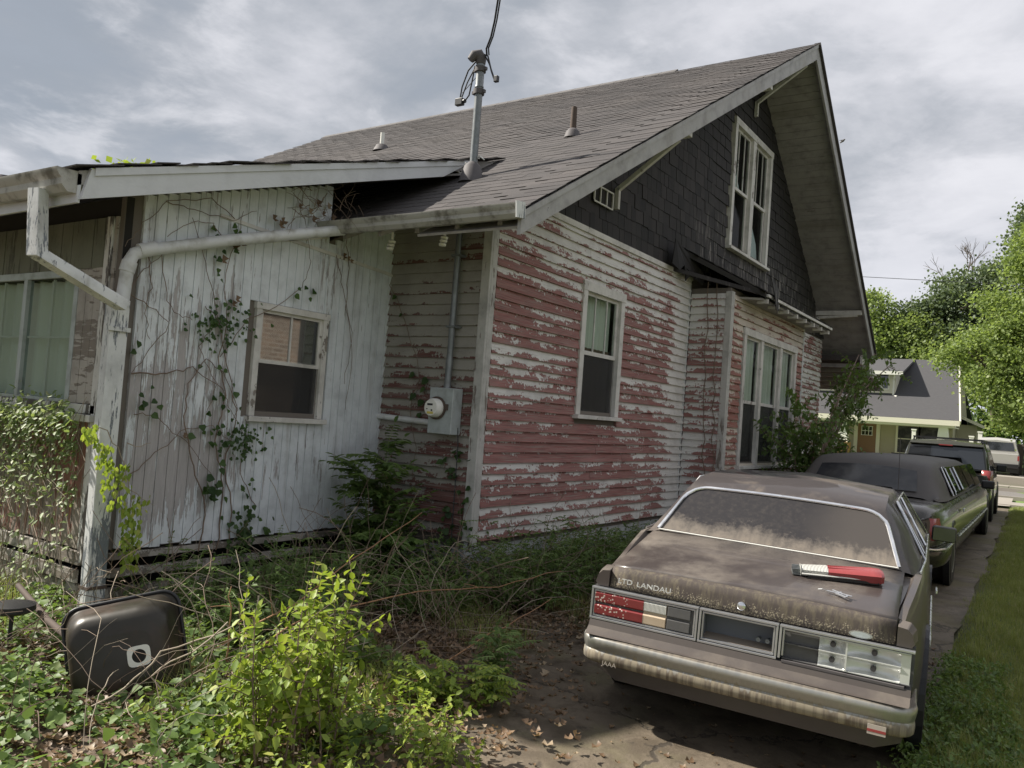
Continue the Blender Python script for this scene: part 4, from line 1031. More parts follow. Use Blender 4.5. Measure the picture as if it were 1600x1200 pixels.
# ---- brown sedan ---------------------------------------------------------
car = thing('sedan', (-1.324, 3.916, -.022), 'dusty brown sedan nearest the camera with broken right tail light and lichen on its trunk', 'car', rz=.119)
car.rotation_euler = (0, .031, .119)
def body(w, zs, zb=.2, cr=-.02):
    return [(0, zb), (w - .14, zb), (w - .03, zb + .05), (w - .004, .36), (w, .50), (w - .004, .60), (w - .018, .70), (w - .035, zs - .05), (w - .055, zs - .01), (w - .085, zs), (w - .10, zs + cr), (0, zs + cr)]
secs = [(.29, body(.79, .822)), (.45, body(.80, .855)), (.66, body(.82, .898)), (.92, body(.84, .95)), (1.4, body(.848, .958)), (2.4, body(.85, .958)), (3.3, body(.845, .95, cr=0)), (3.5, body(.84, .94, cr=.01)), (4.2, body(.82, .86, cr=.01)), (4.42, body(.80, .80, cr=.0))]
mb = MB(); shell(mb, secs); mb.build('body', M['carpaint'], car, smooth=32)
for s in (-1, 1):
    mb = MB()
    a = [(.709, .708), (.785, .708), (.797, .73), (.788, .785), (.762, .812), (.709, .818)]
    b = [(.709, .712), (.772, .712), (.785, .73), (.772, .772), (.75, .795), (.709, .800)]
    r0 = [(s * x, .295, z) for x, z in a]; r1 = [(s * x, .205, z) for x, z in b]
    mb.grid([r0, r1], closed=True); mb.poly(r1); mb.poly(r0[::-1])
    mb.build('quarter_end_cap', M['carpaint'], car, smooth=30, bevel=.004)
# trunk lid
prof = [(.216, .712), (.214, .735), (.220, .785), (.229, .806), (.246, .820), (.275, .830), (.45, .868), (.68, .912), (.905, .955)]
NX = 14
def lidpt(x, y, z): return (x, y - .012 * (1 - (x / .7) ** 2) * (y < .24), z + .014 * (1 - (x / .7) ** 2) * (z > .79))
rows = [[lidpt(-.703 + 1.406 * i / NX, y, z) for i in range(NX + 1)] for y, z in prof]
mb = MB(); mb.grid(rows[4:]); mb.build('trunk_lid', M['carpaint'], car, smooth=50, solid=.02)
mb = MB(); mb.grid(rows[:5]); mb.build('trunk_lid_face', M['mold'], car, smooth=50, solid=.02)
mb = MB(); mb.box((-.704, .235, .69), (.704, .30, .80)); mb.box((-.70, .25, .78), (.70, .9, .80)); mb.build('trunk_gap', M['black'], car)
# greenhouse
gs = [(.91, [(.76, .940), (.735, .948), (.692, .955), (.68, .960), (0, .966)]), (1.225, [(.78, .952), (.69, 1.09), (.592, 1.205), (.565, 1.232), (0, 1.247)]), (1.29, [(.78, .954), (.69, 1.11), (.596, 1.235), (.568, 1.262), (0, 1.295)]), (1.40, [(.783, .956), (.69, 1.13), (.598, 1.258), (.568, 1.290), (0, 1.33)]), (1.75, [(.787, .958), (.69, 1.15), (.594, 1.288), (.56, 1.318), (0, 1.360)]), (2.3, [(.787, .958), (.69, 1.15), (.594, 1.288), (.56, 1.318), (0, 1.362)]), (2.75, [(.785, .958), (.69, 1.13), (.588, 1.262), (.55, 1.288), (0, 1.325)]), (3.35, [(.765, .95), (.73, .958), (.69, .965), (.66, .968), (0, .975)])]
mb = MB(); shell(mb, gs, open_bottom=True, caps=(False, False)); mb.build('roof', M['vinyl'], car, smooth=38)
def bw(a, t, off=.006):
    x = a * (.68 + (.565 - .68) * t); y = .91 + .315 * t - off * .65; z = .960 + .272 * t + .013 * (1 - a * a) * t + off * .76
    return Vector((x, y, z))
NA = 28; rows = []
def tmax(a):
    e = max(0, (abs(a) - .80) / .19); return .955 - .22 * (1 - math.sqrt(max(0, 1 - min(1, e) ** 2)))
for j in range(9): rows.append([bw(a, .04 + (tmax(a) - .04) * j / 8) for a in [-.99 + 1.98 * i / NA for i in range(NA + 1)]])
mb = MB(); mb.grid(rows); mb.build('rear_window', M['backglass'], car, smooth=60)
out = [bw(-.995, .02, .012)] + [bw(-.995, t, .012) for t in (.25, .5, tmax(.99) - .02)] + [bw(a, tmax(a) + .015, .012) for a in [-.985 + 1.97 * i / 40 for i in range(41)]] + [bw(.995, t, .012) for t in (tmax(.99) - .02, .5, .25, .02)]
mb = MB(); rws = []
for i, p in enumerate(out):
    d = (out[min(i + 1, len(out) - 1)] - out[max(i - 1, 0)]).normalized(); nrm_ = Vector((0, -.70, .71)); sd = d.cross(nrm_).normalized()
    rws.append([p - sd * .011, p - sd * .007 + nrm_ * .006, p + sd * .007 + nrm_ * .006, p + sd * .011, p - nrm_ * .006])
mb.grid(rws, closed=True); mb.build('window_trim', M['chrome'], car, smooth=50)
mb = MB(); mb.tube([bw(a, .012, .010) for a in np.linspace(-.99, .99, 12)], .0045, 6); mb.build('window_base_trim', M['white'], car)
# side glass, drip rails and pillar strips
for s in (-1, 1):
    def sp(y, t, off=.004):
        b = Vector((s * .787, y, .958)); e = Vector((s * .594, y, 1.288)); return b.lerp(e, t) + Vector((s * off, 0, off * .5))
    mb = MB(); mb.poly([sp(1.50, .06), sp(1.66, .06), sp(1.68, .93), sp(1.60, .93)]); mb.poly([sp(1.72, .06), sp(2.12, .06), sp(2.14, .93), sp(1.74, .93)]); mb.poly([sp(2.20, .06), sp(3.02, .06), sp(2.70, .90), sp(2.20, .93)])
    mb.build('side_window', M['autoglass2'], car)
    mb = MB(); mb.tube([sp(1.0, -.01, .0) + Vector((-s * .01, 0, -.002)), sp(1.48, .0, .010), sp(3.1, .0, .010)], .006, 6); mb.tube([sp(1.47, .02, .01), sp(1.58, .96, .012), sp(2.7, .97, .010), sp(3.06, .05, .01)], .006, 6); mb.tube([sp(1.69, .05, .01), sp(1.71, .95, .01)], .005, 6); mb.tube([sp(2.16, .05, .01), sp(2.17, .95, .01)], .009, 6)
    mb.build('window_moulding', M['chrome'], car, smooth=40)
    mb = MB(); mb.tube([(s * .853, 1.35, .50), (s * .856, 1.5, .50), (s * .856, 3.1, .50)], .008, 6); mb.build('side_moulding', M['chrome'], car)
    for y in (.98, 3.55):
        mb = MB(); c = Vector((s * .78, y + .06, .31)); mb.tube([c, c + Vector((s * .068, 0, 0))], .36, 28); mb.build('wheel_arch', M['black'], car)
        wheel(car, s * .852, y + .06, .305)
    # mirror
    mb = MB(); mb.cbox((s * .90, 2.72, 1.02), (.16, .10, .105)); mi = mb.build('mirror', M['black'], car, bevel=.018)
    mb = MB(); mb.cbox((s * .90, 2.665, 1.02), (.14, .006, .09)); mb.build('mirror_glass', M['autoglass'], mi)
    mb = MB(); mb.cbox((s * .868, 1.6, .78), (.012, .13, .025)); mb.build('door_handle', M['chrome'], car, bevel=.004)
# windshield
mb = MB(); mb.poly([(-.64, 3.30, .985), (.64, 3.30, .985), (.53, 2.80, 1.305), (-.53, 2.80, 1.305)]); mb.build('windshield', M['autoglass2'], car)
# tail panel
Y0 = .176
mb = MB(); mb.box((-.79, .22, .53), (-.19, .288, .708)); mb.box((.18, .242, .53), (.79, .288, .708)); mb.box((-.785, .19, .40), (.785, .31, .532)); mb.build('tail_panel', M['greyplas'], car)
def cframe(x0, x1, z0, z1, sides='LRTB', w=.011):
    mb = MB()
    for k, (yy, e) in enumerate(((Y0 - .004, 0), (Y0 + .003, w * 1.35))):
        a, b, c, d = x0 + e, x1 - e, z0 + e, z1 - e; q = w if k == 0 else w * .8
        if 'T' in sides: mb.box((a, yy, d - q), (b, yy + .03, d))
        if 'B' in sides: mb.box((a, yy, c), (b, yy + .03, c + q))
        if 'L' in sides: mb.box((a, yy + .0012, c + q), (a + q, yy + .029, d - q))
        if 'R' in sides: mb.box((b - q, yy + .0012, c + q), (b, yy + .029, d - q))
    return mb.build('chrome_frame', M['frame'], car, bevel=.0015)
cframe(-.79, -.206, .535, .707); cframe(-.200, .190, .535, .707); cframe(.196, .79, .535, .707, 'LT')
tl = MB(); tl.box((-.765, .19, .56), (-.23, .22, .685)); tl = tl.build('tail_light', M['greyplas'], car); tl['label'] = 'intact left tail light with mottled red lens'
for z0, z1 in ((.626, .684), (.560, .618)):
    mb = MB(); mb.prism([(-.768, .185, z0), (-.768, .176, z0 + .008), (-.768, .174, z1 - .01), (-.768, .185, z1)], (.272, 0, 0)); mb.build('red_lens', M['redlens'], tl)
    up = z0 > .6
    mb = MB(); mb.prism([(-.496, .185, z0), (-.496, .177, z0 + .008), (-.496, .175, z1 - .01), (-.496, .185, z1)], (.122, 0, 0)); mb.build('clear_lens' if up else 'amber_lens', M['clearlens' if up else 'creamlens'], tl)
    mb = MB(); mb.box((-.365, .176, z0 + .003), (-.245, .192, z1 - .004)); mb.build('dark_panel', M['greyplas'], tl, bevel=.003)
mb = MB(); mb.box((-.496, .1875, .56), (-.372, .189, .685)); mb.build('lens_backing', M['creamlens'], tl)
# licence recess
mb = MB(); a, b = -.183, .172
mb.poly([(a, .18, .555), (b, .18, .555), (b, .285, .572), (a, .285, .572)]); mb.poly([(a, .285, .572), (b, .285, .572), (b, .285, .70), (a, .285, .70)][::-1]); mb.poly([(a, .18, .555), (a, .285, .572), (a, .285, .70), (a, .18, .70)]); mb.poly([(b, .18, .555), (b, .18, .70), (b, .285, .70), (b, .285, .572)]); mb.poly([(a, .18, .69), (a, .285, .69), (b, .285, .69), (b, .18, .69)])
rc = mb.build('licence_recess', M['recess'], car)
# open the panel behind the recess by moving its face back: the recess sits in front of the dark panel
for x in (.09, .135):
    mb = MB(); mb.tube([(x, .27, .60), (x, .235, .598)], .008, 8); mb.tube([(x, .237, .598), (x, .228, .598)], .012, 6); mb.build('bolt', M['galv'], rc)
# broken right lamp
br = MB(); br.box((.215, .215, .548), (.377, .222, .690)); br = br.build('tail_light', M['greyplas'], car); br['label'] = 'broken right tail light without its lens, silver reflectors showing'
mb = MB(); mb.box((.215, .19, .617), (.375, .216, .621)); mb.build('divider', M['greyplas'], br); mb = MB(); mb.box((.215, .186, .545), (.78, .216, .549)); mb.build('divider', M['greyplas'], br)
def cell(x0, x1, z0, z1, lip=True):
    mb = MB(); n = 8; rows = []
    for j in range(n + 1):
        v = j / n; row = []
        for i in range(n + 1):
            u = i / n; dep = .030 * (1 - (2 * u - 1) ** 4) * (1 - (2 * v - 1) ** 4)
            row.append((x0 + (x1 - x0) * u, .187 + dep + .012, z0 + (z1 - z0) * v))
        rows.append(row)
    mb.grid(rows)
    mb.box((x0, .183, z0 - .002), (x1, .200, z0 + .002)); mb.build('reflector', M['reflector'], br, smooth=40)
    c = Vector(((x0 + x1) / 2, .225, (z0 + z1) / 2)); mb = MB(); mb.tube([c, c + Vector((0, -.018, 0))], .013, 12); mb.tube([c + Vector((0, -.018, 0)), c + Vector((0, -.024, 0))], .009, 10); mb.build('bulb_socket', M['lead'], br, smooth=40)
for x0, x1 in ((.378, .498), (.506, .735)):
    for z0, z1 in ((.622, .690), (.550, .616)): cell(x0, x1, z0, z1)
mb = MB(); mb.box((.498, .181, .549), (.506, .205, .690)); mb.build('divider', M['reflector'], br); mb = MB(); mb.box((.735, .190, .549), (.775, .2, .69)); mb.build('divider', M['reflector'], br)
mb = MB(); mb.box((.215, .168, .530), (.755, .19, .541)); mb.build('bent_lower_strip', M['lead'], car)
# bumper
pf = [(0, .468), (.070, .467), (.088, .461), (.101, .446), (.098, .424), (.088, .396), (.083, .388), (.088, .381), (.092, .360), (.088, .335), (.070, .322), (0, .316)]
path = []
for s in (-1,):
    path += [((-.765, .62), (-1, 0), .42), ((-.768, .28), (-1, 0), .45)]
    for k in range(1, 6):
        th = math.pi + math.pi / 2 * k / 6; path.append(((-.728 + .04 * math.cos(th), .245 + .04 * math.sin(th)), (math.cos(th), math.sin(th)), .45 + .55 * k / 6))
for i in range(17):
    x = -.715 + 1.43 * i / 16; path.append(((x, .205 - .018 * (1 - (x / .75) ** 2)), (0, -1), 1))
path += [((-p[0][0], p[0][1]), (-p[1][0], p[1][1]), p[2]) for p in path[:7][::-1]]
rows = [[(c[0] + nn_[0] * d * k, c[1] + nn_[1] * d * k, z) for d, z in pf] for c, nn_, k in path]
mb = MB(); mb.grid(rows, closed=True); mb.poly(rows[0]); mb.poly(rows[-1][::-1]); mb.build('bumper', M['bumper'], car, smooth=50)
mb = MB(); mb.grid([[(x, .172, .532) for x in (-.785, 0, .785)], [(x, .160, .500) for x in (-.785, 0, .785)], [(x, .125, .472) for x in (-.785, 0, .785)], [(x, .108, .467) for x in (-.78, 0, .78)]]); mb.build('bumper_filler', M['shelf'], car)
# emblems and stickers
rx = math.pi / 2 - .06
text_mesh('badge', 'LTD', .036, .004, M['reflector'], car, (-.655, .1950, .746), (rx, 0, -.02), sx=1.25)
text_mesh('badge', 'LANDAU', .036, .004, M['reflector'], car, (-.550, .1950, .744), (rx, 0, -.02), sx=1.3)
mb = MB(); n = 24; mb.prism([(.555 + .052 * math.cos(2 * math.pi * k / n), .2100, .728 + .016 * math.sin(2 * math.pi * k / n)) for k in range(n)], (0, -.006, 0)); ov = mb.build('oval_badge', M['frame'], car)
mb = MB(); mb.prism([(.555 + .042 * math.cos(2 * math.pi * k / n), .2040, .728 + .011 * math.sin(2 * math.pi * k / n)) for k in range(n)], (0, -.002, 0)); mb.build('badge_face', M['meterbox'], ov)
c = Vector((.0, .205, .752)); mb = MB(); mb.tube([c + Vector((0, .01, 0)), c + Vector((0, -.012, 0)), c + Vector((0, -.016, 0))], [.021, .021, .014], 16); mb.build('trunk_lock', M['chrome'], car, smooth=40)
mb = MB(); mb.box((.622, .0905, .322), (.700, .0935, .366)); st = mb.build('bumper_sticker', M['paper'], car); 
mb = MB(); mb.box((.622, .0895, .334), (.700, .0903, .346)); mb.build('red_band', M['red'], st)
text_mesh('sticker', 'JAAA', .032, .0006, M['paper'], car, (-.665, .0895, .328), (math.pi / 2, 0, 0), sx=1.1)
# loose things lying on the trunk
lens = thing('tail_light_lens', (-.30 + -1.301 + .0, 0, 0), 'detached red and white tail light lens lying on the sedan trunk beside the rear window', 'tail light lens')
# trunk surface frame
q0 = Matrix.Translation((-1.324, 3.916, -.022)) @ Matrix.Rotation(.119, 4, 'Z') @ Matrix.Rotation(.031, 4, 'Y')
def deck(x, y): return q0 @ Vector((x, y, .955 - (.905 - y) * .192 + .014 * (1 - (x / .7) ** 2) + .004))
c = deck(.345, .60); tilt = math.atan(.192)
lens.location = c; lens.rotation_euler = (q0 @ Matrix.Rotation(tilt, 4, 'X') @ Matrix.Rotation(.24, 4, 'Z')).to_euler()
mb = MB(); pr = [(-.02, .0), (-.05, .006), (-.055, .040), (-.035, .050), (0, .052), (.03, .048), (.045, .02), (.04, 0)]
Lh = .27
def lsec(x, k): return [(x, a * k, b * (.55 + .45 * k)) for a, b in pr]
mb = MB(); mb.grid([lsec(.0, 1), lsec(Lh * .8, 1.3), lsec(Lh * .94, 1.25), lsec(Lh, .95)], closed=True); mb.poly(lsec(Lh, .95)[::-1]); mb.poly(lsec(0, 1)); mb.build('red_section', M['red'], lens, smooth=30)
mb = MB(); mb.grid([lsec(-.135, .75), lsec(-.001, 1)], closed=True); mb.poly(lsec(-.135, .95)); mb.build('white_section', M['clearlens'], lens, smooth=30)
mb = MB()
for i in range(4): mb.box((-.175, -.035 + i * .02, .012), (-.136, -.028 + i * .02, .036))
mb.box((-.175, -.04, .004), (-.136, .04, .012)); mb.build('end_tab', M['galv'], lens)
mb = MB(); mb.tube([(-.13, -.0555, .020), (Lh * .8, -.060, .020), (Lh * .95, -.052, .020), (Lh, -.036, .018)], .004, 6); mb.build('chrome_edge', M['white'], lens)
mb = MB(); mb.box((-.10, -.064, .001), (Lh * .9, -.057, .015)); mb.build('lower_lip', M['black'], lens)
for z in (.055,):
    for yy in (-.02, .01):
        mb = MB(); mb.tube([(.0, yy, .0535), (Lh * .85, yy, .0535)], .003, 5); mb.build('lens_rib', M['red'], lens)
orn = thing('broken_ornament', deck(.44, .37), 'small broken chrome emblem lying on the sedan trunk near its rear edge', 'ornament', rz=-.3)
orn.rotation_euler = (q0 @ Matrix.Rotation(tilt, 4, 'X') @ Matrix.Rotation(-.3, 4, 'Z')).to_euler()
for (a, b, c_, d) in ((-.04, -.012, .05, .010), (-.02, .008, .06, .008), (.01, -.022, .06, .012), (.03, .0, .05, .009), (-.01, -.002, .012, .04), (.035, -.012, .010, .035)):
    mb = MB(); mb.cbox((a, b, .006 + U(0, .004)), (c_, d, .006), rot=Matrix.Rotation(U(-.3, .3), 3, 'Z')); mb.build('emblem_piece', M['frame'], orn, bevel=.001)
mb = MB(); mb.tube([(-.05, -.01, .004), (-.09, -.012, .010), (-.11, -.014, .004)], .0015, 4); mb.build('wire', M['galv'], orn)

# ---- limousine -------------------------------------------------------------
lm = thing('limousine', (-2.02, 9.62, 0), 'long black stretch limousine with grey vinyl roof parked ahead of the brown sedan', 'limousine', rz=.022)
def lb(w, zs, cr=.03, zb=.22):
    return [(0, zb), (w - .16, zb), (w - .06, zb + .04), (w - .01, .42), (w, .60), (w - .012, .74), (w - .04, .84), (w - .08, zs - .03), (w - .13, zs), (w - .25, zs + cr * .5), (0, zs + cr)]
secs = [(.0, lb(.74, .74, .02, .40)), (.05, lb(.84, .86, .03, .28)), (.16, lb(.91, .93, .03)), (.4, lb(.945, .945)), (1.0, lb(.97, .955)), (1.6, lb(.98, .96)), (4, lb(.98, .96)), (7.8, lb(.98, .96)), (8.3, lb(.97, .95)), (9.2, lb(.95, .88)), (9.7, lb(.88, .78)), (9.85, lb(.78, .68, .02, .38))]
mb = MB(); shell(mb, secs); mb.build('body', M['limo'], lm, smooth=50, subsurf=1)
def lg(xb, zb, xe, ze, zc): return [(xb, zb), (xb - .03, zb + .04), ((xb + xe) / 2 + .02, (zb + ze) / 2), (xe + .03, ze - .04), (xe, ze), (xe - .10, ze + .025), (0, zc)]
gs = [(.98, lg(.80, .955, .72, .97, .985)), (1.10, lg(.86, .955, .70, 1.06, 1.09)), (1.45, lg(.885, .955, .67, 1.30, 1.34)), (1.62, lg(.888, .955, .665, 1.36, 1.405)), (1.95, lg(.89, .955, .67, 1.39, 1.44)), (4., lg(.89, .955, .68, 1.40, 1.455)), (7.0, lg(.89, .955, .67, 1.385, 1.44)), (8.2, lg(.86, .955, .70, .98, 1.0))]
mb = MB(); shell(mb, gs, open_bottom=True, caps=(False, False)); mb.build('vinyl_roof', M['limoroof'], lm, smooth=50, subsurf=1)
def lp(a, t, off=.02): return Vector((a * (.62 - .05 * t), 1.06 + .36 * t - off * .8, 1.03 + .27 * t + .04 * (1 - a * a) * t + off * .7))
mb = MB(); mb.grid([[lp(a, t, .03) for a in np.linspace(-.95, .95, 15)] for t in np.linspace(.0, .85, 6)]); mb.build('rear_window', M['autoglass2'], lm, smooth=60)
for s in (-1, 1):
    def sp(y, t, off=.014): return Vector((s * .888, y, .975)).lerp(Vector((s * .70, y, 1.35)), t) + Vector((s * off, 0, off * .5))
    y = 1.95; mb = MB(); spans = [(1.95, 2.25), (2.36, 3.35), (3.5, 4.7), (4.82, 6.0), (6.1, 7.3)]
    for (a, b) in spans: mb.poly([sp(a, .04), sp(b, .04), sp(b + .05, .92), sp(a + (.14 if a < 2 else .05), .92)])
    mb.build('side_window', M['autoglass'], lm)
    for (a, b) in spans:
        if a > 3: continue
        mb = MB(); mb.tube([sp(a, .02, .018), sp(a + (.14 if a < 2 else .05), .94, .018)], .005 if a > 2 else .010, 6); mb.build('window_moulding', M['chrome'], lm)
    mb = MB(); mb.tube([sp(2.30, .1, .03), sp(2.34, .88, .03)], .010, 6); mb.tube([sp(3.42, .1, .03), sp(3.47, .88, .03)], .013, 6); mb.build('pillar_trim', M['chrome'], lm)
    for yy in (1.4, 8.55):
        mb = MB(); c = Vector((s * .90, yy, .34)); mb.tube([c, c + Vector((s * .068, 0, 0))], .40, 30); mb.build('wheel_arch', M['black'], lm); wheel(lm, s * .975, yy, .335, .2, 'white')
    mb = MB(); mb.grid([[(s * .70, .035, .60), (s * .875, .10, .60), (s * .935, .25, .60)], [(s * .70, .03, .70), (s * .885, .095, .70), (s * .94, .27, .70)], [(s * .70, .055, .83), (s * .865, .12, .83), (s * .91, .28, .83)]]); mb.build('tail_light', M['red'], lm, solid=.03, smooth=50)
    mb = MB(); mb.cbox((s * 1.04, 6.75, 1.00), (.20, .12, .14)); mb.build('mirror', M['black'], lm, bevel=.03)
    mb = MB(); mb.cbox((s * .985, 2.55, .80), (.02, .18, .05)); mb.build('door_handle', M['chrome'], lm, bevel=.008)
    mb = MB(); mb.tube([(s * .985, 1.85, .52), (s * .99, 5, .52), (s * .985, 8.0, .52)], .014, 6); mb.build('side_moulding', M['chrome'], lm)
mb = MB(); pr = [(.0, .52), (.075, .515), (.09, .48), (.085, .40), (.07, .32), (0, .30)]
path = [((-.93, .95), (-1, 0), .7), ((-.93, .28), (-1, 0), .75), ((-.86, .10), (-.7, -.7), .9), ((-.70, .03), (-.2, -1), 1), ((0, -.02), (0, -1), 1), ((.70, .03), (.2, -1), 1), ((.86, .10), (.7, -.7), .9), ((.93, .28), (1, 0), .75), ((.93, .95), (1, 0), .7)]
rows = [[(c[0] + n_[0] * d * k, c[1] + n_[1] * d * k, z) for d, z in pr] for c, n_, k in path]
mb.grid(rows, closed=True); mb.build('bumper', M['limo'], lm, smooth=50, subsurf=1)
mb = MB(); mb.tube([(c[0] + n_[0] * .092 * k, c[1] + n_[1] * .092 * k, .515) for c, n_, k in path], .013, 6); mb.build('bumper_strip', M['chrome'], lm, smooth=60)
mb = MB(); mb.tube([(.43, .75, .97), (.42, .80, 1.4), (.415, .82, 1.66)], .004, 5); mb.tube([(.43, .75, .96), (.43, .75, 1.0)], .015, 8); mb.build('antenna', M['lead'], lm)
mb = MB(); mb.poly([(-.62, 8.16, 1.02), (.62, 8.16, 1.02), (.58, 7.2, 1.42), (-.58, 7.2, 1.42)]); mb.build('windshield', M['autoglass'], lm)

# ---- SUV --------------------------------------------------------------------
sv = thing('suv', (-2.30, 20.75, 0), 'dark green SUV with roof rack and dusty rear window parked beyond the limousine', 'suv', rz=.03)
def sb(w, zs, zb=.32): return [(0, zb), (w - .15, zb), (w - .05, zb + .04), (w, .55), (w + .005, .75), (w - .01, .92), (w - .03, zs - .02), (w - .06, zs), (0, zs + .01)]
secs = [(.0, sb(.84, 1.02, .5)), (.06, sb(.90, 1.06, .4)), (.2, sb(.93, 1.08)), (1.5, sb(.94, 1.08)), (3.2, sb(.94, 1.08)), (3.6, sb(.93, 1.05)), (4.4, sb(.88, .95)), (4.6, sb(.82, .85, .4))]
mb = MB(); shell(mb, secs); mb.build('body', M['suv'], sv, smooth=40)
gs = [(.05, [(.90, 1.06), (.86, 1.10), (.84, 1.12), (0, 1.13)]), (.22, [(.905, 1.06), (.82, 1.45), (.77, 1.60), (0, 1.64)]), (.30, [(.91, 1.06), (.81, 1.50), (.74, 1.70), (0, 1.745)]), (.6, [(.91, 1.06), (.81, 1.50), (.73, 1.73), (0, 1.775)]), (2.6, [(.91, 1.06), (.81, 1.50), (.73, 1.72), (0, 1.765)]), (3.5, [(.90, 1.06), (.86, 1.08), (.82, 1.09), (0, 1.11)])]
mb = MB(); shell(mb, gs, open_bottom=True, caps=(False, False)); mb.build('cabin', M['suv'], sv, smooth=35)
mb = MB(); mb.grid([[(x * (1 - .10 * t), .055 + .15 * t - .014, 1.14 + .46 * t + .02 * (1 - x * x)) for x in np.linspace(-.80, .80, 11)] for t in (0, .5, 1)]); mb.build('rear_window', M['autoglass'], sv, smooth=60)
mb = MB(); mb.box((-.74, .135, 1.635), (.74, .25, 1.665)); sp_ = mb.build('rear_spoiler', M['suv'], sv, bevel=.01); mb = MB(); mb.box((-.14, .125, 1.63), (.14, .14, 1.655)); mb.build('brake_light', M['red'], sp_)
for s in (-1, 1):
    def sp(y, t, off=.008): return Vector((s * .908, y, 1.08)).lerp(Vector((s * .76, y, 1.64)), t) + Vector((s * off, 0, 0))
    mb = MB()
    for a, b in ((.38, 1.15), (1.25, 2.05), (2.12, 2.95)): mb.poly([sp(a, .05), sp(b, .05), sp(min(b, 2.7), .9), sp(a + .05, .9)])
    mb.build('side_window', M['autoglass'], sv)
    mb = MB(); mb.tube([(s * .70, .55, 1.73), (s * .70, .65, 1.80), (s * .70, 2.3, 1.80), (s * .70, 2.4, 1.74)], .018, 6); mb.build('roof_rail', M['black'], sv)
    mb = MB(); mb.grid([[(s * .74, .01, z), (s * .90, .045, z), (s * .945, .22, z)] for z in (.82, .98, 1.14)]); mb.build('tail_light', M['red'], sv, solid=.03, smooth=40)
    mb = MB(); mb.cbox((s * 1.03, 2.9, 1.17), (.22, .14, .17)); mb.build('mirror', M['black'], sv, bevel=.03)
    for yy in (.85, 3.65):
        mb = MB(); c = Vector((s * .88, yy, .38)); mb.tube([c, c + Vector((s * .067, 0, 0))], .43, 28); mb.build('wheel_arch', M['black'], sv); wheel(sv, s * .955, yy, .37, .23)
mb = MB(); mb.box((-.72, .55, 1.785), (.72, .60, 1.815)); mb.build('roof_rack_bar', M['black'], sv); mb = MB(); mb.box((-.72, 2.2, 1.785), (.72, 2.25, 1.815)); mb.build('roof_rack_bar', M['black'], sv)
mb = MB(); mb.box((-.90, -.09, .45), (.90, .10, .66)); mb.build('bumper', M['greyplas'], sv, bevel=.03)

# ---- pickup -------------------------------------------------------------------
pk = thing('pickup_truck', (-2.80, 43.6, gz(-3, 43.6) + .06), 'silver pickup truck parked across the street in front of the dark fence', 'pickup truck', rz=.03)
def pb(w, zs, zb=.5): return [(0, zb), (w - .1, zb), (w, zb + .1), (w + .01, .85), (w - .01, zs - .03), (w - .03, zs), (0, zs)]
mb = MB(); shell(mb, [(0, pb(.93, 1.13)), (.1, pb(.95, 1.15)), (4.9, pb(.95, 1.15)), (5.3, pb(.85, 1.0))]); mb.build('body', M['silver'], pk, smooth=35)
mb = MB(); shell(mb, [(2.0, [(.92, 1.14), (.86, 1.3), (.74, 1.72), (0, 1.78)]), (2.15, [(.93, 1.14), (.86, 1.35), (.75, 1.84), (0, 1.90)]), (3.3, [(.93, 1.14), (.86, 1.35), (.75, 1.84), (0, 1.90)]), (4.0, [(.92, 1.14), (.88, 1.15), (.8, 1.17), (0, 1.18)])], open_bottom=True, caps=(True, False)); mb.build('cab', M['silver'], pk, smooth=30)
mb = MB(); mb.poly([(-.74, 1.985, 1.28), (.74, 1.985, 1.28), (.66, 1.99, 1.68), (-.66, 1.99, 1.68)]); mb.build('rear_window', M['autoglass'], pk)
mb = MB(); mb.box((-.95, -.16, .50), (.95, .02, .70)); mb.box((-.95, -.02, .30), (.95, .3, .5)); mb.build('bumper', M['black'], pk, bevel=.02)
for s in (-1, 1):
    mb = MB(); mb.box((s * .96 - .07 * (s > 0), -.012, .86), (s * .96 + .07 * (s < 0), .05, 1.08)); mb.build('tail_light', M['red'], pk)
    mb = MB(); mb.cbox((s * 1.1, 3.3, 1.3), (.2, .1, .2)); mb.build('mirror', M['black'], pk, bevel=.02)
    for yy in (1.0, 4.3): wheel(pk, s * .96, yy, .38, .25)

# ================================================================== WHEELBARROW (overturned)
def rot_basis(c, ex, ey):
    ex = Vector(ex).normalized(); ez = ex.cross(Vector(ey)).normalized(); ey = ez.cross(ex)
    return Matrix(((ex[0], ey[0], ez[0], c[0]), (ex[1], ey[1], ez[1], c[1]), (ex[2], ey[2], ez[2], c[2]), (0, 0, 0, 1)))
M['tray'] = mat('dark_brown_steel', lambda g: {'Base Color': g.mix(g.step(g.noise(g.obj(), 3.5, 5, .65), .42, .68), (.030, .026, .019), (.052, .032, .022)), 'Roughness': g.lin(g.noise(g.obj(), 6, 4), .3, .7, .28, .55)}, metal=.15)
wbx = thing('wheelbarrow', (-3.98, 2.52, .02), 'overturned dark brown wheelbarrow tray with rusty handles lying in the ivy', 'wheelbarrow')
A_ = Vector((.58, .78, .22)).normalized()     # along the long side (towards the right, rising)
B_ = Vector((-.28, -.05, .96))                 # up the short side
B_ = (B_ - A_ * B_.dot(A_)).normalized(); N_ = A_.cross(B_).normalized()
if N_.dot(CAM - Vector((-3.98, 2.52, .2))) < 0: N_ = -N_
c0 = Vector((-.04, -.04, .18))
def rr(hw, hh, rad, n=6):
    pts = []
    for cx_, cy_, a0 in ((hw - rad, hh - rad, 0), (-hw + rad, hh - rad, 90), (-hw + rad, -hh + rad, 180), (hw - rad, -hh + rad, 270)):
        for k in range(n + 1):
            a = R(a0 + 90 * k / n); pts.append((cx_ + rad * math.cos(a), cy_ + rad * math.sin(a)))
    return pts
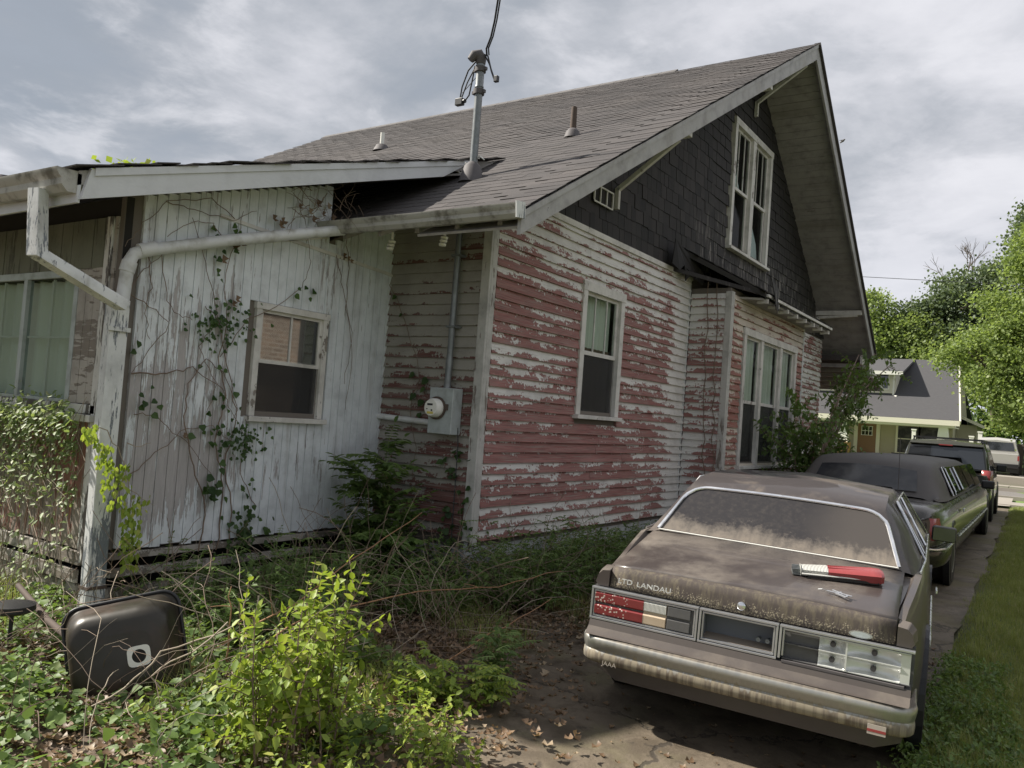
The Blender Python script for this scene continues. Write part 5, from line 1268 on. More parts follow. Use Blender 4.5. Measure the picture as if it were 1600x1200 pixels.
def tp(u, v, w): return c0 + A_ * u + B_ * v + N_ * w
lay = [(.290, .285, .09, -.20), (.276, .272, .10, -.19), (.266, .262, .10, -.12), (.255, .250, .11, -.03), (.240, .230, .11, .02), (.23, .185, .09, .045), (.16, .12, .07, .052)]
mb = MB(); rows = [[tp(u, v, w) for u, v in rr(a, b, r_)] for a, b, r_, w in lay]; mb.grid(rows, closed=True); mb.poly(rows[-1])
mb.build('tray', M['tray'], wbx, smooth=60, subsurf=1)
mb = MB(); rim = [tp(u, v, -.20) for u, v in rr(.292, .287, .09)]; mb.tube(rim + [rim[0]], .010, 8); mb.build('rolled_rim', M['black'], wbx, smooth=60)
mb = MB(); q = [(.056 * math.copysign(abs(math.cos(a)) ** .45, math.cos(a)), .052 * math.copysign(abs(math.sin(a)) ** .45, math.sin(a))) for a in np.linspace(0, 2 * math.pi, 33)[:-1]]; n = len(q)
o1 = [tp(.09 + u, -.01 + v, .058) for u, v in q]; ci = [tp(.09 + .034 * math.cos(a), -.01 + .034 * math.sin(a), .058) for a in np.linspace(0, 2 * math.pi, 33)[:-1]]
mb.grid([o1, ci], closed=True); mb.build('white_patch_plate', M['white'], wbx)
mb = MB(); mb.poly([tp(.09 + .035 * math.cos(a), -.01 + .035 * math.sin(a), .0555) for a in np.linspace(0, 2 * math.pi, 16)[:-1]]); mb.build('hole', M['dark'], wbx)
for (p, q_, r_) in (((-5.45, 2.62, .30), (-4.10, 2.33, .24), 0), ((-5.2, 2.02, .10), (-4.0, 2.22, .07), 0)):
    L0 = Vector((-3.98, 2.52, .02)); p = Vector(p) - L0; q_ = Vector(q_) - L0
    mb = MB(); mb.tube([p, p.lerp(q_, .5) + Vector((0, 0, -.03)), q_], [.017, .019, .02], 10); hd = mb.build('handle', M['rust'], wbx, smooth=60)
p = Vector((-4.95, 2.36, .20)) - Vector((-3.98, 2.52, .02))
mb = MB(); mb.tube([p + Vector((0, 0, .07)), p + Vector((0, 0, .085)), p + Vector((0, 0, .115)), p + Vector((0, 0, .125))], [.10, .12, .12, .08], 20); mb.tube([p + Vector((0, 0, -.1)), p + Vector((0, 0, .08))], .012, 8); mb.build('wheel', M['black'], wbx, smooth=40)

# ================================================================== HOUSE ACROSS THE STREET
M['stucco'] = mat('olive_tan_siding', lambda g: {'Base Color': g.mix(g.noise(g.vm('MULTIPLY', g.pos(), (1, 1, 14)), 2, 3), (.34, .31, .23), (.41, .375, .28))}, rough=.8)
M['cream'] = mat('cream_trim', col=(.68, .65, .54), rough=.6)
M['greyroof'] = mat('grey_shingle', lambda g: {'Base Color': g.mix(g.noise(g.vm('MULTIPLY', g.pos(), (1, 1, 3)), 6, 4, .7), (.052, .052, .056), (.085, .083, .087))}, rough=.9)
M['tanwood'] = mat('tan_wood', col=(.50, .30, .12), rough=.6)
M['doorwood'] = mat('brown_door', col=(.22, .12, .06), rough=.5)
fh = thing('bungalow', (-9, 50, .45), 'olive tan bungalow with grey roof, dormer and tapered porch columns across the street', 'house', world=True)
E0, E1 = -15.5, -4.82
z0 = .45; ye = 49.0; ze = 3.02; yr_ = 54.5; zr_ = 6.72
mb = MB(); mb.box((E0 + .3, 51.0, z0), (E1 - .5, 58.5, 3.3)); mb.prism([(E1 - .5, 50.8, 3.0), (E1 - .5, yr_, zr_ - .25), (E1 - .5, 58.6, 3.0)], (-10, 0, 0)); mb.build('wall', M['stucco'], fh)
mb = MB(); xr2 = E1 - .25
mb.prism([(E1, ye, ze), (E1 - .75, yr_, zr_), (E1 - .75, yr_, zr_ - .14), (E1, ye, ze - .12)], (-10.7, 0, 0)); mb.prism([(E1 - .75, yr_, zr_ + .0), (E1 - .2, 59.8, 2.9), (E1 - .2, 59.8, 2.76), (E1 - .75, yr_, zr_ - .14)], (-10.7, 0, 0)); mb.build('roof', M['greyroof'], fh)
mb = MB(); mb.box((-16, ye - .06, ze - .30), (E1 + .02, ye + .02, ze - .02)); mb.beam((E1 + .03, ye, ze - .12), (E1 - .72, yr_, zr_ - .12), .08, .22); mb.build('fascia', M['cream'], fh)
mb = MB(); mb.box((-16, ye + .05, ze - .42), (E1 - .2, ye + .5, ze - .20)); mb.box((-16, ye + .5, ze - .42), (E1 - .2, 51, ze - .36)); mb.build('porch_beam', M['cream'], fh)
mb = MB(); mb.box((-16, ye + .2, z0 - .3), (E1 - .3, 51, z0 + .02)); mb.build('porch_floor', M['farconc'], fh)
for x in (-10.7, -5.6, -15):
    mb = MB(); a = .21; b = .32; mb.prism([(x - b, ye + .2, 1.45), (x + b, ye + .2, 1.45), (x + a, ye + .2, ze - .40), (x - a, ye + .2, ze - .40)], (0, .5, 0)); cl_ = mb.build('porch_column', M['white'], fh, bevel=.01)
    mb = MB(); mb.box((x - .38, ye + .12, z0), (x + .38, ye + .85, 1.46)); mb.build('column_base', M['tanwood'], cl_)
mb = MB(); x0, x1 = -10.2, -9.2; mb.box((x0, 50.93, z0), (x1, 51, 2.62)); dr = mb.build('door', M['doorwood'], fh)
mb = MB(); mb.box((x0 - .2, 50.9, z0), (x0, 50.99, 2.8)); mb.box((x1, 50.9, z0), (x1 + .2, 50.99, 2.8)); mb.box((x0, 50.9, 2.62), (x1, 50.99, 2.8)); mb.build('door_casing', M['cream'], dr)
mb = MB(); mb.box((x0 + .2, 50.9, 1.95), (x1 - .2, 50.94, 2.45)); o = mb.build('door_window', M['autoglass'], dr)
mb = MB(); 
for i in range(4): mb.box((x0 + .2 + .19 * i, 50.88, 1.95), (x0 + .23 + .19 * i, 50.905, 2.45))
for z in (1.93, 2.18, 2.44): mb.box((x0 + .19, 50.885, z), (x1 - .18, 50.9, z + .03))
mb.build('door_muntins', M['white'], dr)
for (x0, x1, za, zb) in ((-8.05, -7.0, 1.1, 2.65), (-6.9, -5.85, 1.1, 2.65), (-13.9, -12.6, 1.1, 2.6), (-12.3, -11.2, 1.0, 2.6)):
    mb = MB(); mb.box((x0 - .12, 50.9, za - .12), (x1 + .12, 50.98, zb + .12)); o = mb.build('window', M['cream'], fh)
    mb = MB(); mb.box((x0, 50.87, za), (x1, 50.91, (za + zb) / 2 - .03)); mb.box((x0, 50.87, (za + zb) / 2 + .03), (x1, 50.91, zb)); mb.build('pane', M['autoglass2'], o)
# dormer
yd = 51.1; dx0, dx1 = -16, -8.35
mb = MB(); mb.prism([(dx0, yd, 4.4), (dx0, yd, 5.62), (dx0, 54.2, 6.3), (dx0, 54.2, 5.5)], (dx1 - dx0, 0, 0)); mb.build('dormer_wall', M['cream'], fh)
mb = MB(); mb.prism([(dx0, yd - .55, 5.66), (dx0, yr_, 6.74), (dx0, yr_, 6.60), (dx0, yd - .55, 5.54)], (dx1 - dx0 + .45, 0, 0)); mb.build('dormer_roof', M['greyroof'], fh)
mb = MB(); mb.box((dx0, yd - .64, 5.46), (dx1 + .45, yd - .53, 5.66)); mb.build('dormer_gutter', M['white'], fh)
for x0 in (-15.6, -14.4, -13.2, -12.0, -10.6, -9.6):
    mb = MB(); mb.box((x0 - .08, yd - .05, 4.62), (x0 + .93, yd + .0, 5.56)); o = mb.build('window', M['white'], fh)
    mb = MB(); mb.box((x0, yd - .08, 4.70), (x0 + .85, yd - .045, 5.5)); mb.build('pane', M['autoglass'], o)
mb = MB(); mb.tube([(dx1 + .02, yd - .5, 5.5), (dx1 - .08, yd - .12, 5.2), (dx1 - .08, yd - .12, 4.3), (dx1 + .15, yd - .3, 4.25)], .05, 8); mb.build('downspout', M['white'], fh)
# side wing
mb = MB(); mb.box((-5.3, 52.5, z0), (-4.3, 56, 2.9)); mb.build('side_wing', M['stucco'], fh)
mb = MB(); mb.prism([(-5.4, 52.3, 3.5), (-3.9, 52.3, 2.85), (-3.9, 52.3, 2.75), (-5.4, 52.3, 3.38)], (0, 4, 0)); mb.build('side_roof', M['greyroof'], fh)
mb = MB(); mb.beam((-5.4, 52.27, 3.46), (-3.88, 52.27, 2.80), .05, .16); mb.build('side_fascia', M['cream'], fh)
# white porch rail posts in front
for i, (x, h) in enumerate(((-4.1, 1.75), (-3.72, 2.0), (-6.75, 1.9))):
    o = MB(); z_ = gz(x, 47.5); o.box((x - .09, 47.4, z_ - .1), (x + .09, 47.58, z_ + h)); o.box((x - .12, 47.37, z_ + h), (x + .12, 47.61, z_ + h + .06))
    tag(o.build('post', M['white']), ('short white post behind the suv roof near the pickup truck', 'tall white post behind the suv roof, nearest the pickup truck', 'white post in front of the bungalow window')[i], 'post', 'white posts in the yard across the street')
# fence beside the pickup
fn = thing('board_fence', (-1.2, 46.2, gz(-1, 46)), 'dark grey board fence behind the silver pickup truck', 'fence', world=True)
for i in range(24):
    x = -2.3 + i * .26; zt_ = gz(x, 46.2); mb = MB(); mb.box((x, 46.2, zt_ - .05), (x + .25, 46.24, zt_ + 1.55 + U(-.02, .02))); mb.build('board', M['dark'] if 0 else mat('fence_wood', col=(.09, .075, .065)) if i == 0 else D.materials['fence_wood'], fn)

# neighbour's brick house to the right (mirrored in the window panes)
def f_brick(g):
    b = g.node('ShaderNodeTexBrick'); g.put(b.inputs['Vector'], g.comb(g.sep(g.pos())[1], g.sep(g.pos())[2], 0.))
    b.inputs['Color1'].default_value = (.22, .16, .12, 1); b.inputs['Color2'].default_value = (.14, .11, .088, 1); b.inputs['Mortar'].default_value = (.30, .27, .23, 1)
    b.inputs['Scale'].default_value = 1; b.inputs['Brick Width'].default_value = .30; b.inputs['Row Height'].default_value = .10; b.inputs['Mortar Size'].default_value = .014
    return {'Base Color': b.outputs[0]}
M['brick'] = mat('brown_brick', f_brick, rough=.85)
bh = thing('brick_house', (6, 11, 0), 'brown brick house beyond the lawn, mirrored in the window panes', 'house', world=True)
mb = MB(); mb.box((3.4, 7.5, -.1), (12, 15.5, 3.9)); mb.build('wall', M['brick'], bh)
mb = MB(); mb.prism([(2.9, 7.0, 3.85), (7.7, 7.0, 6.0), (12.6, 7.0, 3.85)], (0, 9, 0)); mb.build('roof', M['greyroof'], bh)
for y in (8.3, 13.6):
    mb = MB(); mb.box((3.3, y, 1.0), (3.39, y + 1.0, 2.5)); o = mb.build('window', M['white'], bh); mb = MB(); mb.box((3.26, y + .1, 1.1), (3.3, y + .9, 2.4)); mb.build('pane', M['autoglass'], o)

# ================================================================== TREES
def tree(name, base, trunk_h, r0, ells, nclump, nleaf, lsize, lmat, label, group=None, spread=.45, cat='tree', bare=False):
    base = Vector(base); t = thing(name, tuple(base), label, cat, group)
    rs = np.random.RandomState(abs(hash(name + str(round(base.x, 1)))) % 1000 if False else int(abs(base.x * 37 + base.y * 11)) % 9999)
    mb = MB(); top = Vector((0, 0, trunk_h))
    bend = Vector((rs.uniform(-.3, .3), rs.uniform(-.3, .3), 0))
    mb.tube([Vector((0, 0, -.2)), top * .5 + bend * .5, top + bend], [r0, r0 * .8, r0 * .62], 10)
    cl = []
    tot = sum(e[1][0] * e[1][1] * e[1][2] for e in ells)
    for c, r in ells:
        k = max(3, int(nclump * r[0] * r[1] * r[2] / tot))
        v = rs.normal(size=(k, 3)); v /= np.linalg.norm(v, axis=1, keepdims=True); rad = rs.uniform(.35, 1, (k, 1)) ** .45
        cl.append(np.array(c) + v * rad * np.array(r))
        # limb to this lobe
        e = Vector(c); m_ = top + bend
        mb.tube([m_ - Vector((0, 0, trunk_h * .15)), m_.lerp(e, .5) + Vector((rs.uniform(-.4, .4), rs.uniform(-.4, .4), .3)), e, e + Vector((rs.uniform(-1, 1) * r[0] * .5, rs.uniform(-1, 1) * r[1] * .5, r[2] * .6))], [r0 * .5, r0 * .34, r0 * .2, r0 * .06], 7)
        for q in cl[-1][:14]:
            mb.tube([e + Vector((0, 0, -r[2] * .3)), e.lerp(Vector(q), .5) + Vector((0, 0, .15)), Vector(q)], [r0 * .14, r0 * .09, r0 * .03], 5)
    mb.build('trunk', M['bark'], t, smooth=60)
    cl = np.concatenate(cl); per = nleaf // len(cl)
    P = np.repeat(cl, per, 0) + rs.normal(size=(len(cl) * per, 3)) * np.array((spread, spread, spread * .62))
    n = len(P); Ad = rs.normal(size=(n, 3)); Ad[:, 2] -= .35; Nn = rs.normal(size=(n, 3)) * .7; Nn[:, 2] += .9
    leaves('crown', P, Ad, Nn, lsize * rs.uniform(.6, 1.25, n), M[lmat], t, (QUAD, QF), 1.1)
    return t
zf_ = .45
tree('maple_tree', (-.2, 40.6, .2), 3.0, .34, [((-.2, 0, 5.9), (2.7, 2.5, 2.3)), ((-3.0, -.6, 5.2), (1.5, 1.6, 1.3)), ((-2.3, .2, 7.0), (1.5, 1.6, 1.4)), ((1.8, 0, 7.6), (2.8, 2.6, 2.6)), ((-.2, .3, 9.6), (1.9, 2.0, 1.7)), ((-1.0, -.8, 3.5), (2.0, 1.6, 1.0)), ((1.6, .2, 11.0), (1.7, 1.7, 1.6)), ((2, 0, 3.9), (2.6, 2.3, 1.5))], 430, 125000, .135, 'lf_maple', 'bright green maple tree at the right edge across the street', 'trees across the street', .40)
tree('shade_tree', (-4.6, 67, .5), 6, .5, [((-3.2, 0, 8.2), (2.4, 2.4, 3.0)), ((-4.7, 0, 9.6), (1.9, 1.9, 2.4)), ((6.0, 0, 14.5), (3.0, 2.6, 3.4)), ((-2.0, .5, 11.8), (2.6, 2.4, 2.4)), ((2.2, 0, 13.2), (3.0, 2.6, 3.2)), ((3.6, 0, 17.0), (2.6, 2.6, 2.6)), ((4.6, .5, 9.6), (3.6, 3.0, 3.6)), ((.4, .4, 9.2), (2.4, 2.4, 2.6)), ((7.5, 0, 18.5), (3, 3, 3.5))], 560, 100000, .22, 'lf_far', 'tall darker tree with bare twigs behind the bright maple', 'trees across the street', .52)
tree('yard_tree', (-14.0, 66, .5), 5, .4, [((.5, 0, 10.6), (2.0, 2.0, 1.9)), ((2.2, .4, 8.4), (3.2, 2.6, 2.4)), ((4.4, .2, 9.0), (2.0, 2.0, 1.8)), ((5.4, 0, 6.6), (3.2, 2.6, 2.2)), ((-3, 0, 8), (3, 2.6, 2.6)), ((3.5, .5, 5.4), (4, 2.5, 1.6))], 400, 66000, .21, 'lf_maple', 'green tree rising behind the bungalow roof beside the gable', 'trees across the street', .5)
tree('back_tree', (-4.0, 62, .5), 2.5, .35, [((.5, 0, 4.4), (3.4, 2.2, 2.6)), ((4, 0, 4.5), (3.6, 2.4, 3.0)), ((1.8, 0, 1.8), (4.4, 2.2, 1.8)), ((6.5, 0, 3), (4, 2, 3))], 260, 26000, .26, 'lf_mid', 'low shaded green tree behind the pickup truck', 'trees across the street', .5)
# bare branches of a dead limb
bt = thing('dead_tree', (-6.6, 68.5, .5), 'bare dead treetop standing out above the shade tree', 'tree', 'trees across the street')
mb = MB(); rs = np.random.RandomState(5)
def br_(p, d, L_, r_, n):
    q = p + d * L_; mid = p.lerp(q, .5) + Vector(rs.uniform(-.06, .06, 3)) * L_
    mb.tube([p, mid, q], [r_, r_ * .8, r_ * .6], 5)
    if n == 0: return
    for k in range(3 if n > 1 else 4):
        dd = (d + Vector(rs.uniform(-.62, .62, 3))).normalized(); br_(p.lerp(q, rs.uniform(.55, 1)), dd, L_ * rs.uniform(.55, .8), r_ * .55, n - 1)
mb.tube([(3.0, 0, 0), (2.0, 0, 6), (.4, 0, 11)], [.35, .25, .14], 8)
br_(Vector((.4, 0, 11)), Vector((-.32, 0, .95)).normalized(), 2.4, .13, 4); br_(Vector((1.3, 0, 8.4)), Vector((-.93, 0, .1)).normalized(), 3.2, .10, 3); br_(Vector((.4, 0, 11)), Vector((.35, 0, .9)).normalized(), 2.0, .10, 3)
mb.build('branches', M['bark'], bt)
# trees standing behind and left of the camera: mirrored in the porch windows
tree('garden_tree', (-14.5, -8.5, 0), 1.8, .2, [((0, 0, 3.0), (2.2, 2.2, 1.4)), ((1.5, -1, 2.2), (1.8, 1.8, 1.2))], 120, 9000, .22, 'lf_mid', 'leafy tree in the yard left of the house, mirrored in the porch window', None, .5)
for i_, (tx, ty, th_) in enumerate(((-16, -2.6, 0), (-20, -4.6, 1), (-25, -7.2, .5), (-17, -7.5, .6), (-31, -8.5, 1.2))):
    tree('garden_tree', (tx, ty, 0), 1.6, .2, [((0, 0, 3.0 + th_ * .4), (2.8, 2.6, 1.3)), ((.5, .3, 1.5), (2.6, 2, 1.3))], 110, 10000, .2, ('lf_maple', 'lf_bright', 'lf_mid')[i_ % 3], ('dense mid green tree', 'yellow green tree', 'dark green tree', 'smaller mid green tree', 'tall yellow green tree')[i_] + ' in the yard behind the camera, mirrored in the porch window', 'trees behind the camera', .5)
tree('garden_tree', (-21, -6, 0), 2.0, .25, [((0, 0, 3.2), (3, 3, 1.6))], 90, 7000, .24, 'lf_bright', 'yellow green tree in the yard left of the house, mirrored in the porch window', None, .5)
# a treetop just showing above the lean-to roof
for i_, (tx, ty) in enumerate(((5.2, 19.0), (5.6, 24.5), (5.0, 30.5))):
    tree('garden_tree', (tx, ty, 0), 1.8, .2, [((0, 0, 3.0), (2.2, 2.4, 2.0)), ((0, .3, 1.3), (2.2, 2.2, 1.1)), ((0, 0, 4.8), (1.5, 1.5, 1.4))], 110, 11000, .18, 'lf_mid', ('round', 'taller', 'farther')[i_] + ' leafy tree on the lawn right of the frame, mirrored in the limousine side', 'trees right of the frame', .5)
tree('garden_tree', (-17.2, 9.6, 0), 4.5, .2, [((0, 0, 5.6), (.7, .7, 1.0))], 14, 1200, .14, 'lf_bright', 'treetop just peeking over the lean-to roof edge', None, .2)
# utility wire across the sky and the bird
uw = MB(); a = at(1340, 432, 1, 60); b = at(1470, 439, 1, 60); uw.tube([a + (a - b) * 8, a, b, b + (b - a) * 6], .02, 5); tag(uw.build('utility_wire', M['cable']), 'thin utility wire crossing the sky right of the gable', 'cable')
bd = MB(); c = at(1317, 220, 1, 40); bd.tube([c + xr * -.16, c, c + xr * .12], [.02, .06, .02], 6); bd.add([c + Vector((.0, 0, 0)), c + xr * .08 + Vector((0, 0, .02)), c + xr * .22 + Vector((0, .1, .14)), c - xr * .2 + Vector((0, -.1, .12))], [(0, 1, 2), (0, 3, 1)]); tag(bd.build('bird', M['lead']), 'small bird flying in the sky right of the roof peak', 'bird')

# ================================================================== PLANTS
class Plant:
    def __init__(s): s.mb = MB(); s.P = []; s.A = []; s.N = []; s.S = []
    def stem(s, pts, r0=.006, r1=.002, n=5): k = len(pts); s.mb.tube(pts, [r0 + (r1 - r0) * i / (k - 1) for i in range(k)], n)
    def leaf(s, p, a, nn, sz): s.P.append(tuple(p)); s.A.append(tuple(a)); s.N.append(tuple(nn)); s.S.append(sz)
    def opposite(s, pts, step, sz, droop=.3, start=.1, wid=1.):
        """leaves in pairs along a polyline"""
        L_ = 0
        for i in range(len(pts) - 1):
            a, b = Vector(pts[i]), Vector(pts[i + 1]); d = (b - a); n = max(1, int(d.length / step))
            for k in range(n):
                t = (k + .5) / n
                if i + t < start * (len(pts) - 1): continue
                p = a.lerp(b, t); dn = d.normalized(); th = U(0, 6.28)
                sd = dn.cross(Vector((math.cos(th), math.sin(th), .3))).normalized()
                for q in (-1, 1):
                    ax = (sd * q + dn * U(.2, .7) + Vector((0, 0, -droop + U(-.2, .2)))).normalized()
                    s.leaf(p, ax, Vector((U(-.6, .6), U(-.6, .6), 1)), sz * U(.4, 1.3))
    def done(s, root, stem_m, leaf_m, tpl=(OVAL, OVF), w=1., sub=('stem', 'foliage')):
        if s.mb.v: s.mb.build(sub[0], stem_m, root, smooth=60)
        if s.P: leaves(sub[1], s.P, s.A, s.N, s.S, leaf_m, root, tpl, w)
def curve(p, d, L_, n=6, grav=-.25, wob=.12):
    pts = [Vector(p)]; d = Vector(d).normalized(); st = L_ / n
    for i in range(n):
        d = (d + Vector((U(-wob, wob), U(-wob, wob), U(-wob, wob) + grav / n))).normalized(); pts.append(pts[-1] + d * st)
    return pts
# foreground yellow-green shrub (its stems come up from just below the frame)
sh = thing('honeysuckle_shrub', (-2.86, 2.62, 0), 'fresh yellow-green leafy shrub in the foreground right of the wheelbarrow', 'shrub')
P_ = Plant()
for i in range(34):
    b = Vector((U(-.22, .2), U(-.28, .24), 0)); h = U(.36, .72) * (1.2 if i < 12 else .85)
    st = curve(b, (U(-.26, .26), U(-.22, .22), 1), h, 7, -.05, .09); P_.stem(st, .006, .0018)
    P_.opposite(st, .036, .056, .25, .2)
    for k in range(4):
        j = random.randint(2, 6); sb_ = curve(st[j], (U(-1, 1), U(-1, 1), U(.2, .8)), U(.12, .28), 4, -.1, .12); P_.stem(sb_, .003, .001, 4); P_.opposite(sb_, .032, .052, .25, .0)
P_.done(sh, M['vinewood'], M['lf_bright'])
# corner sapling with compound leaves against the meter wall
def compound(P_, p, d, L_, npair, sz, grav=-.7):
    st = curve(p, d, L_, 7, grav, .05); P_.stem(st, .004, .0015, 4)
    for i in range(npair):
        t = (.18 + .8 * i / npair) * 7; k = min(6, int(t)); q = st[k].lerp(st[k + 1], t - k); dn = (st[k + 1] - st[k]).normalized(); sd = dn.cross(Vector((0, 0, 1))).normalized()
        for s_ in (-1, 1): P_.leaf(q, (sd * s_ + dn * .35 + Vector((0, 0, -.28))).normalized(), (U(-.2, .2), U(-.2, .2), 1), sz * U(.8, 1.15))
    P_.leaf(st[-1], (st[-1] - st[-2]).normalized(), (0, 0, 1), sz)
cs = thing('tree_of_heaven_sapling', (-4.93, 5.38, 0), 'dark green sapling with feathery compound leaves in the corner under the meter', 'sapling')
P_ = Plant()
for k, (dx, dy, h) in enumerate(((-.12, .05, 1.22), (.06, -.05, .9), (-.18, -.10, .98), (.2, -.08, .62), (-.02, .08, 1.1), (.3, -.2, .5))):
    st = curve((dx * .4, dy * .4, 0), (dx * .6, dy * .6, 1), h, 7, 0, .05); P_.stem(st, .010, .004, 6)
    for j in range(2, 8):
        for _ in range(4): compound(P_, st[j], (U(-1, 1), U(-1.1, .35), U(.15, .8)), U(.26, .44), 8, .085)
P_.done(cs, M['greenstem'], M['lf_mid'])
# sapling in the middle foreground by the driveway edge
for (x, y, h, lab) in ((-2.72, 4.02, .34, 'small upright green sapling at the driveway edge in the middle foreground'), (-2.52, 3.72, .22, 'low spreading seedling with pointed leaflets beside the upright sapling'), (-2.78, 3.50, .26, 'leafy weed on the ivy edge left of the low seedling')):
    cs2 = thing('sapling', (x, y, .02), lab, 'sapling', 'saplings at the driveway edge'); P_ = Plant()
    for k in range(5):
        st = curve((0, 0, 0), (U(-.5, .5), U(-.5, .5), 1), h * U(.7, 1.1), 5, -.1, .1); P_.stem(st, .004, .0015, 4)
        for j in range(1, 6):
            for _ in range(2): compound(P_, st[j], (U(-1, 1), U(-1, 1), U(.1, .6)), U(.08, .16), 5, .034)
    P_.done(cs2, M['greenstem'], M['lf_mid' if h > .3 else 'lf_bright'])
# small tree by the bay window
bs = thing('young_tree', (-2.98, 12.2, 0), 'small dark leafy tree growing against the wall beside the triple window', 'tree')
P_ = Plant(); rs = random.Random(3)
for k in range(6):
    st = curve((U(-.1, .1), U(-.1, .1), 0), (U(-.2, .2), U(-.15, .45), 1), U(1.3, 2.1), 8, 0, .07); P_.stem(st, .022, .008, 7)
    for j in range(2, 9):
        for _ in range(3):
            s2 = curve(st[j], (U(-.8, .7), U(-1, 1.1), U(-.1, .8)), U(.35, .75), 5, -.35, .14); P_.stem(s2, .006, .002, 4); P_.opposite(s2, .045, .085, .35, 0)
            for q in s2[1:]:
                for _2 in range(3): P_.leaf(q + Vector((U(-.08, .08), U(-.08, .08), U(-.08, .08))), (U(-1, 1), U(-1, 1), U(-1, .3)), (U(-.5, .5), U(-.5, .5), 1), U(.05, .09))
for k, (ty, tz) in enumerate(((2.6, 3.05), (3.4, 3.15), (2.0, 2.55), (4.2, 3.0), (3.0, 2.75), (1.2, 2.3), (2.4, 2.35), (3.7, 2.6))):
    e = Vector((U(-.3, .2), ty, tz)); st = [Vector((0, 0, 1.0)), Vector((0, ty * .45, 1.0 + (tz - 1) * .6)), e, e + Vector((.05, .4, -.02))]; P_.stem(st, .018, .004, 6)
    for j in range(13):
        t = U(.55, 1); q = st[1].lerp(e, (t - .5) * 2) if t < .9 else e.lerp(st[3], U(0, 1))
        s2 = curve(q, (U(-.6, .6), U(-1, 1), U(-.6, .8)), U(.2, .5), 4, -.4, .15); P_.stem(s2, .004, .0015, 4); P_.opposite(s2, .045, .085, .4, 0)
P_.done(bs, M['vinewood'], M['lf_mid'])
# vine on the grey boards -------------------------------------------------
XV = XG + .035
def vine_path(pts): return [Vector((XV + U(-.008, .02), *at(u, v, 0, XV)[1:])) for u, v in pts]
def dens(pts, n=4):
    out = []
    for a, b in zip(pts[:-1], pts[1:]):
        for k in range(n): out.append(a.lerp(b, k / n) + Vector((U(-.008, .01), U(-.012, .012), U(-.012, .012))))
    return out + [pts[-1]]
vn = thing('climbing_vine', (XV, 3.9, .3), 'brown climbing vine with sparse dark ivy leaves on the pale vertical boards', 'vine', world=True)
P_ = Plant()
paths = [[(340, 860), (350, 760), (335, 690), (352, 620), (340, 560), (355, 500), (348, 440), (372, 370), (380, 330)],
 [(355, 870), (362, 800), (350, 720), (368, 660), (360, 600), (345, 520), (330, 460), (320, 400), (300, 340)],
 [(310, 860), (320, 790), (300, 730), (285, 660), (295, 600), (320, 560), (350, 580), (370, 640), (355, 690)],
 [(205, 585), (260, 583), (300, 575), (345, 605), (360, 640)], [(205, 645), (240, 650), (290, 690), (330, 740)], [(205, 740), (250, 700), (290, 670), (330, 665), (360, 690)],
 [(365, 340), (330, 312), (262, 314), (222, 350), (195, 385)], [(262, 314), (300, 330), (365, 345), (400, 330)],
 [(200, 462), (240, 480), (262, 505), (225, 560), (205, 583)], [(200, 460), (225, 420), (250, 400)], [(252, 400), (260, 470), (275, 490), (300, 500)], [(345, 560), (385, 500), (430, 480), (470, 450), (485, 410), (480, 370)],
 [(540, 360), (545, 420), (540, 480), (548, 560), (540, 640)], [(525, 400), (535, 450), (550, 520), (537, 600)], [(350, 380), (330, 350), (300, 345), (260, 370)], [(232, 400), (236, 450), (225, 490), (235, 530)],
 [(322, 480), (340, 500), (310, 540), (335, 600), (320, 660)], [(400, 790), (372, 740), (385, 690), (360, 640)]]
for k, pp in enumerate(paths):
    q = dens(vine_path(pp), 5); P_.stem(q, .006 if k < 4 else .0035, .002, 5)
for k in range(60):
    q0_ = at(U(455, 560), U(288, 345), 0, XV + U(0, .25)); P_.stem(curve(q0_, (U(-.3, .6), U(-1, 1), U(-.8, .8)), U(.08, .35), 6, -.3, .3), U(.0015, .004), .001, 4)
P_.mb.build('stem', M['vinewood'], vn, smooth=60); P_.mb = MB()
rsx = random.Random(11)
def patch(u0, u1, v0, v1, n, sz, off=.02):
    for _ in range(n):
        u, v = rsx.gauss((u0 + u1) / 2, (u1 - u0) / 4), rsx.gauss((v0 + v1) / 2, (v1 - v0) / 4); q = at(u, v, 0, XV); q.x += rsx.uniform(0, off * 3)
        P_.leaf(q, (rsx.uniform(0, .5), rsx.uniform(-1, 1), rsx.uniform(-1, .2)), (1, rsx.uniform(-.5, .5), rsx.uniform(-.2, .6)), sz * rsx.uniform(.6, 1.2))
patch(300, 390, 470, 545, 130, .035); patch(345, 410, 655, 720, 120, .033); patch(300, 360, 560, 760, 26, .055); patch(310, 345, 740, 780, 12, .07); patch(360, 400, 740, 860, 30, .05); patch(330, 350, 360, 470, 10, .05); patch(440, 500, 430, 480, 5, .055); patch(200, 260, 560, 700, 9, .05); patch(355, 385, 345, 400, 8, .05); patch(330, 420, 800, 870, 50, .045)
P_.done(vn, M['vinewood'], M['lf_dark'], (HEART, HEF))
P_ = Plant()
for (u, v) in ((370, 380), (372, 462), (352, 400), (367, 470), (290, 676), (440, 340), (378, 372), (545, 400), (550, 405), (538, 395), (470, 318), (485, 325), (498, 312), (506, 330), (515, 318), (522, 336), (440, 345), (428, 335), (492, 338)):
    q = at(u, v, 0, XV + .02); P_.leaf(q, (.3, U(-.6, .6), -1), (1, 0, .3), U(.045, .08))
o = leaves('dead_leaf', P_.P[:1], P_.A[:1], P_.N[:1], P_.S[:1], M['lf_brown'], vn, (CRUMP, CRF))
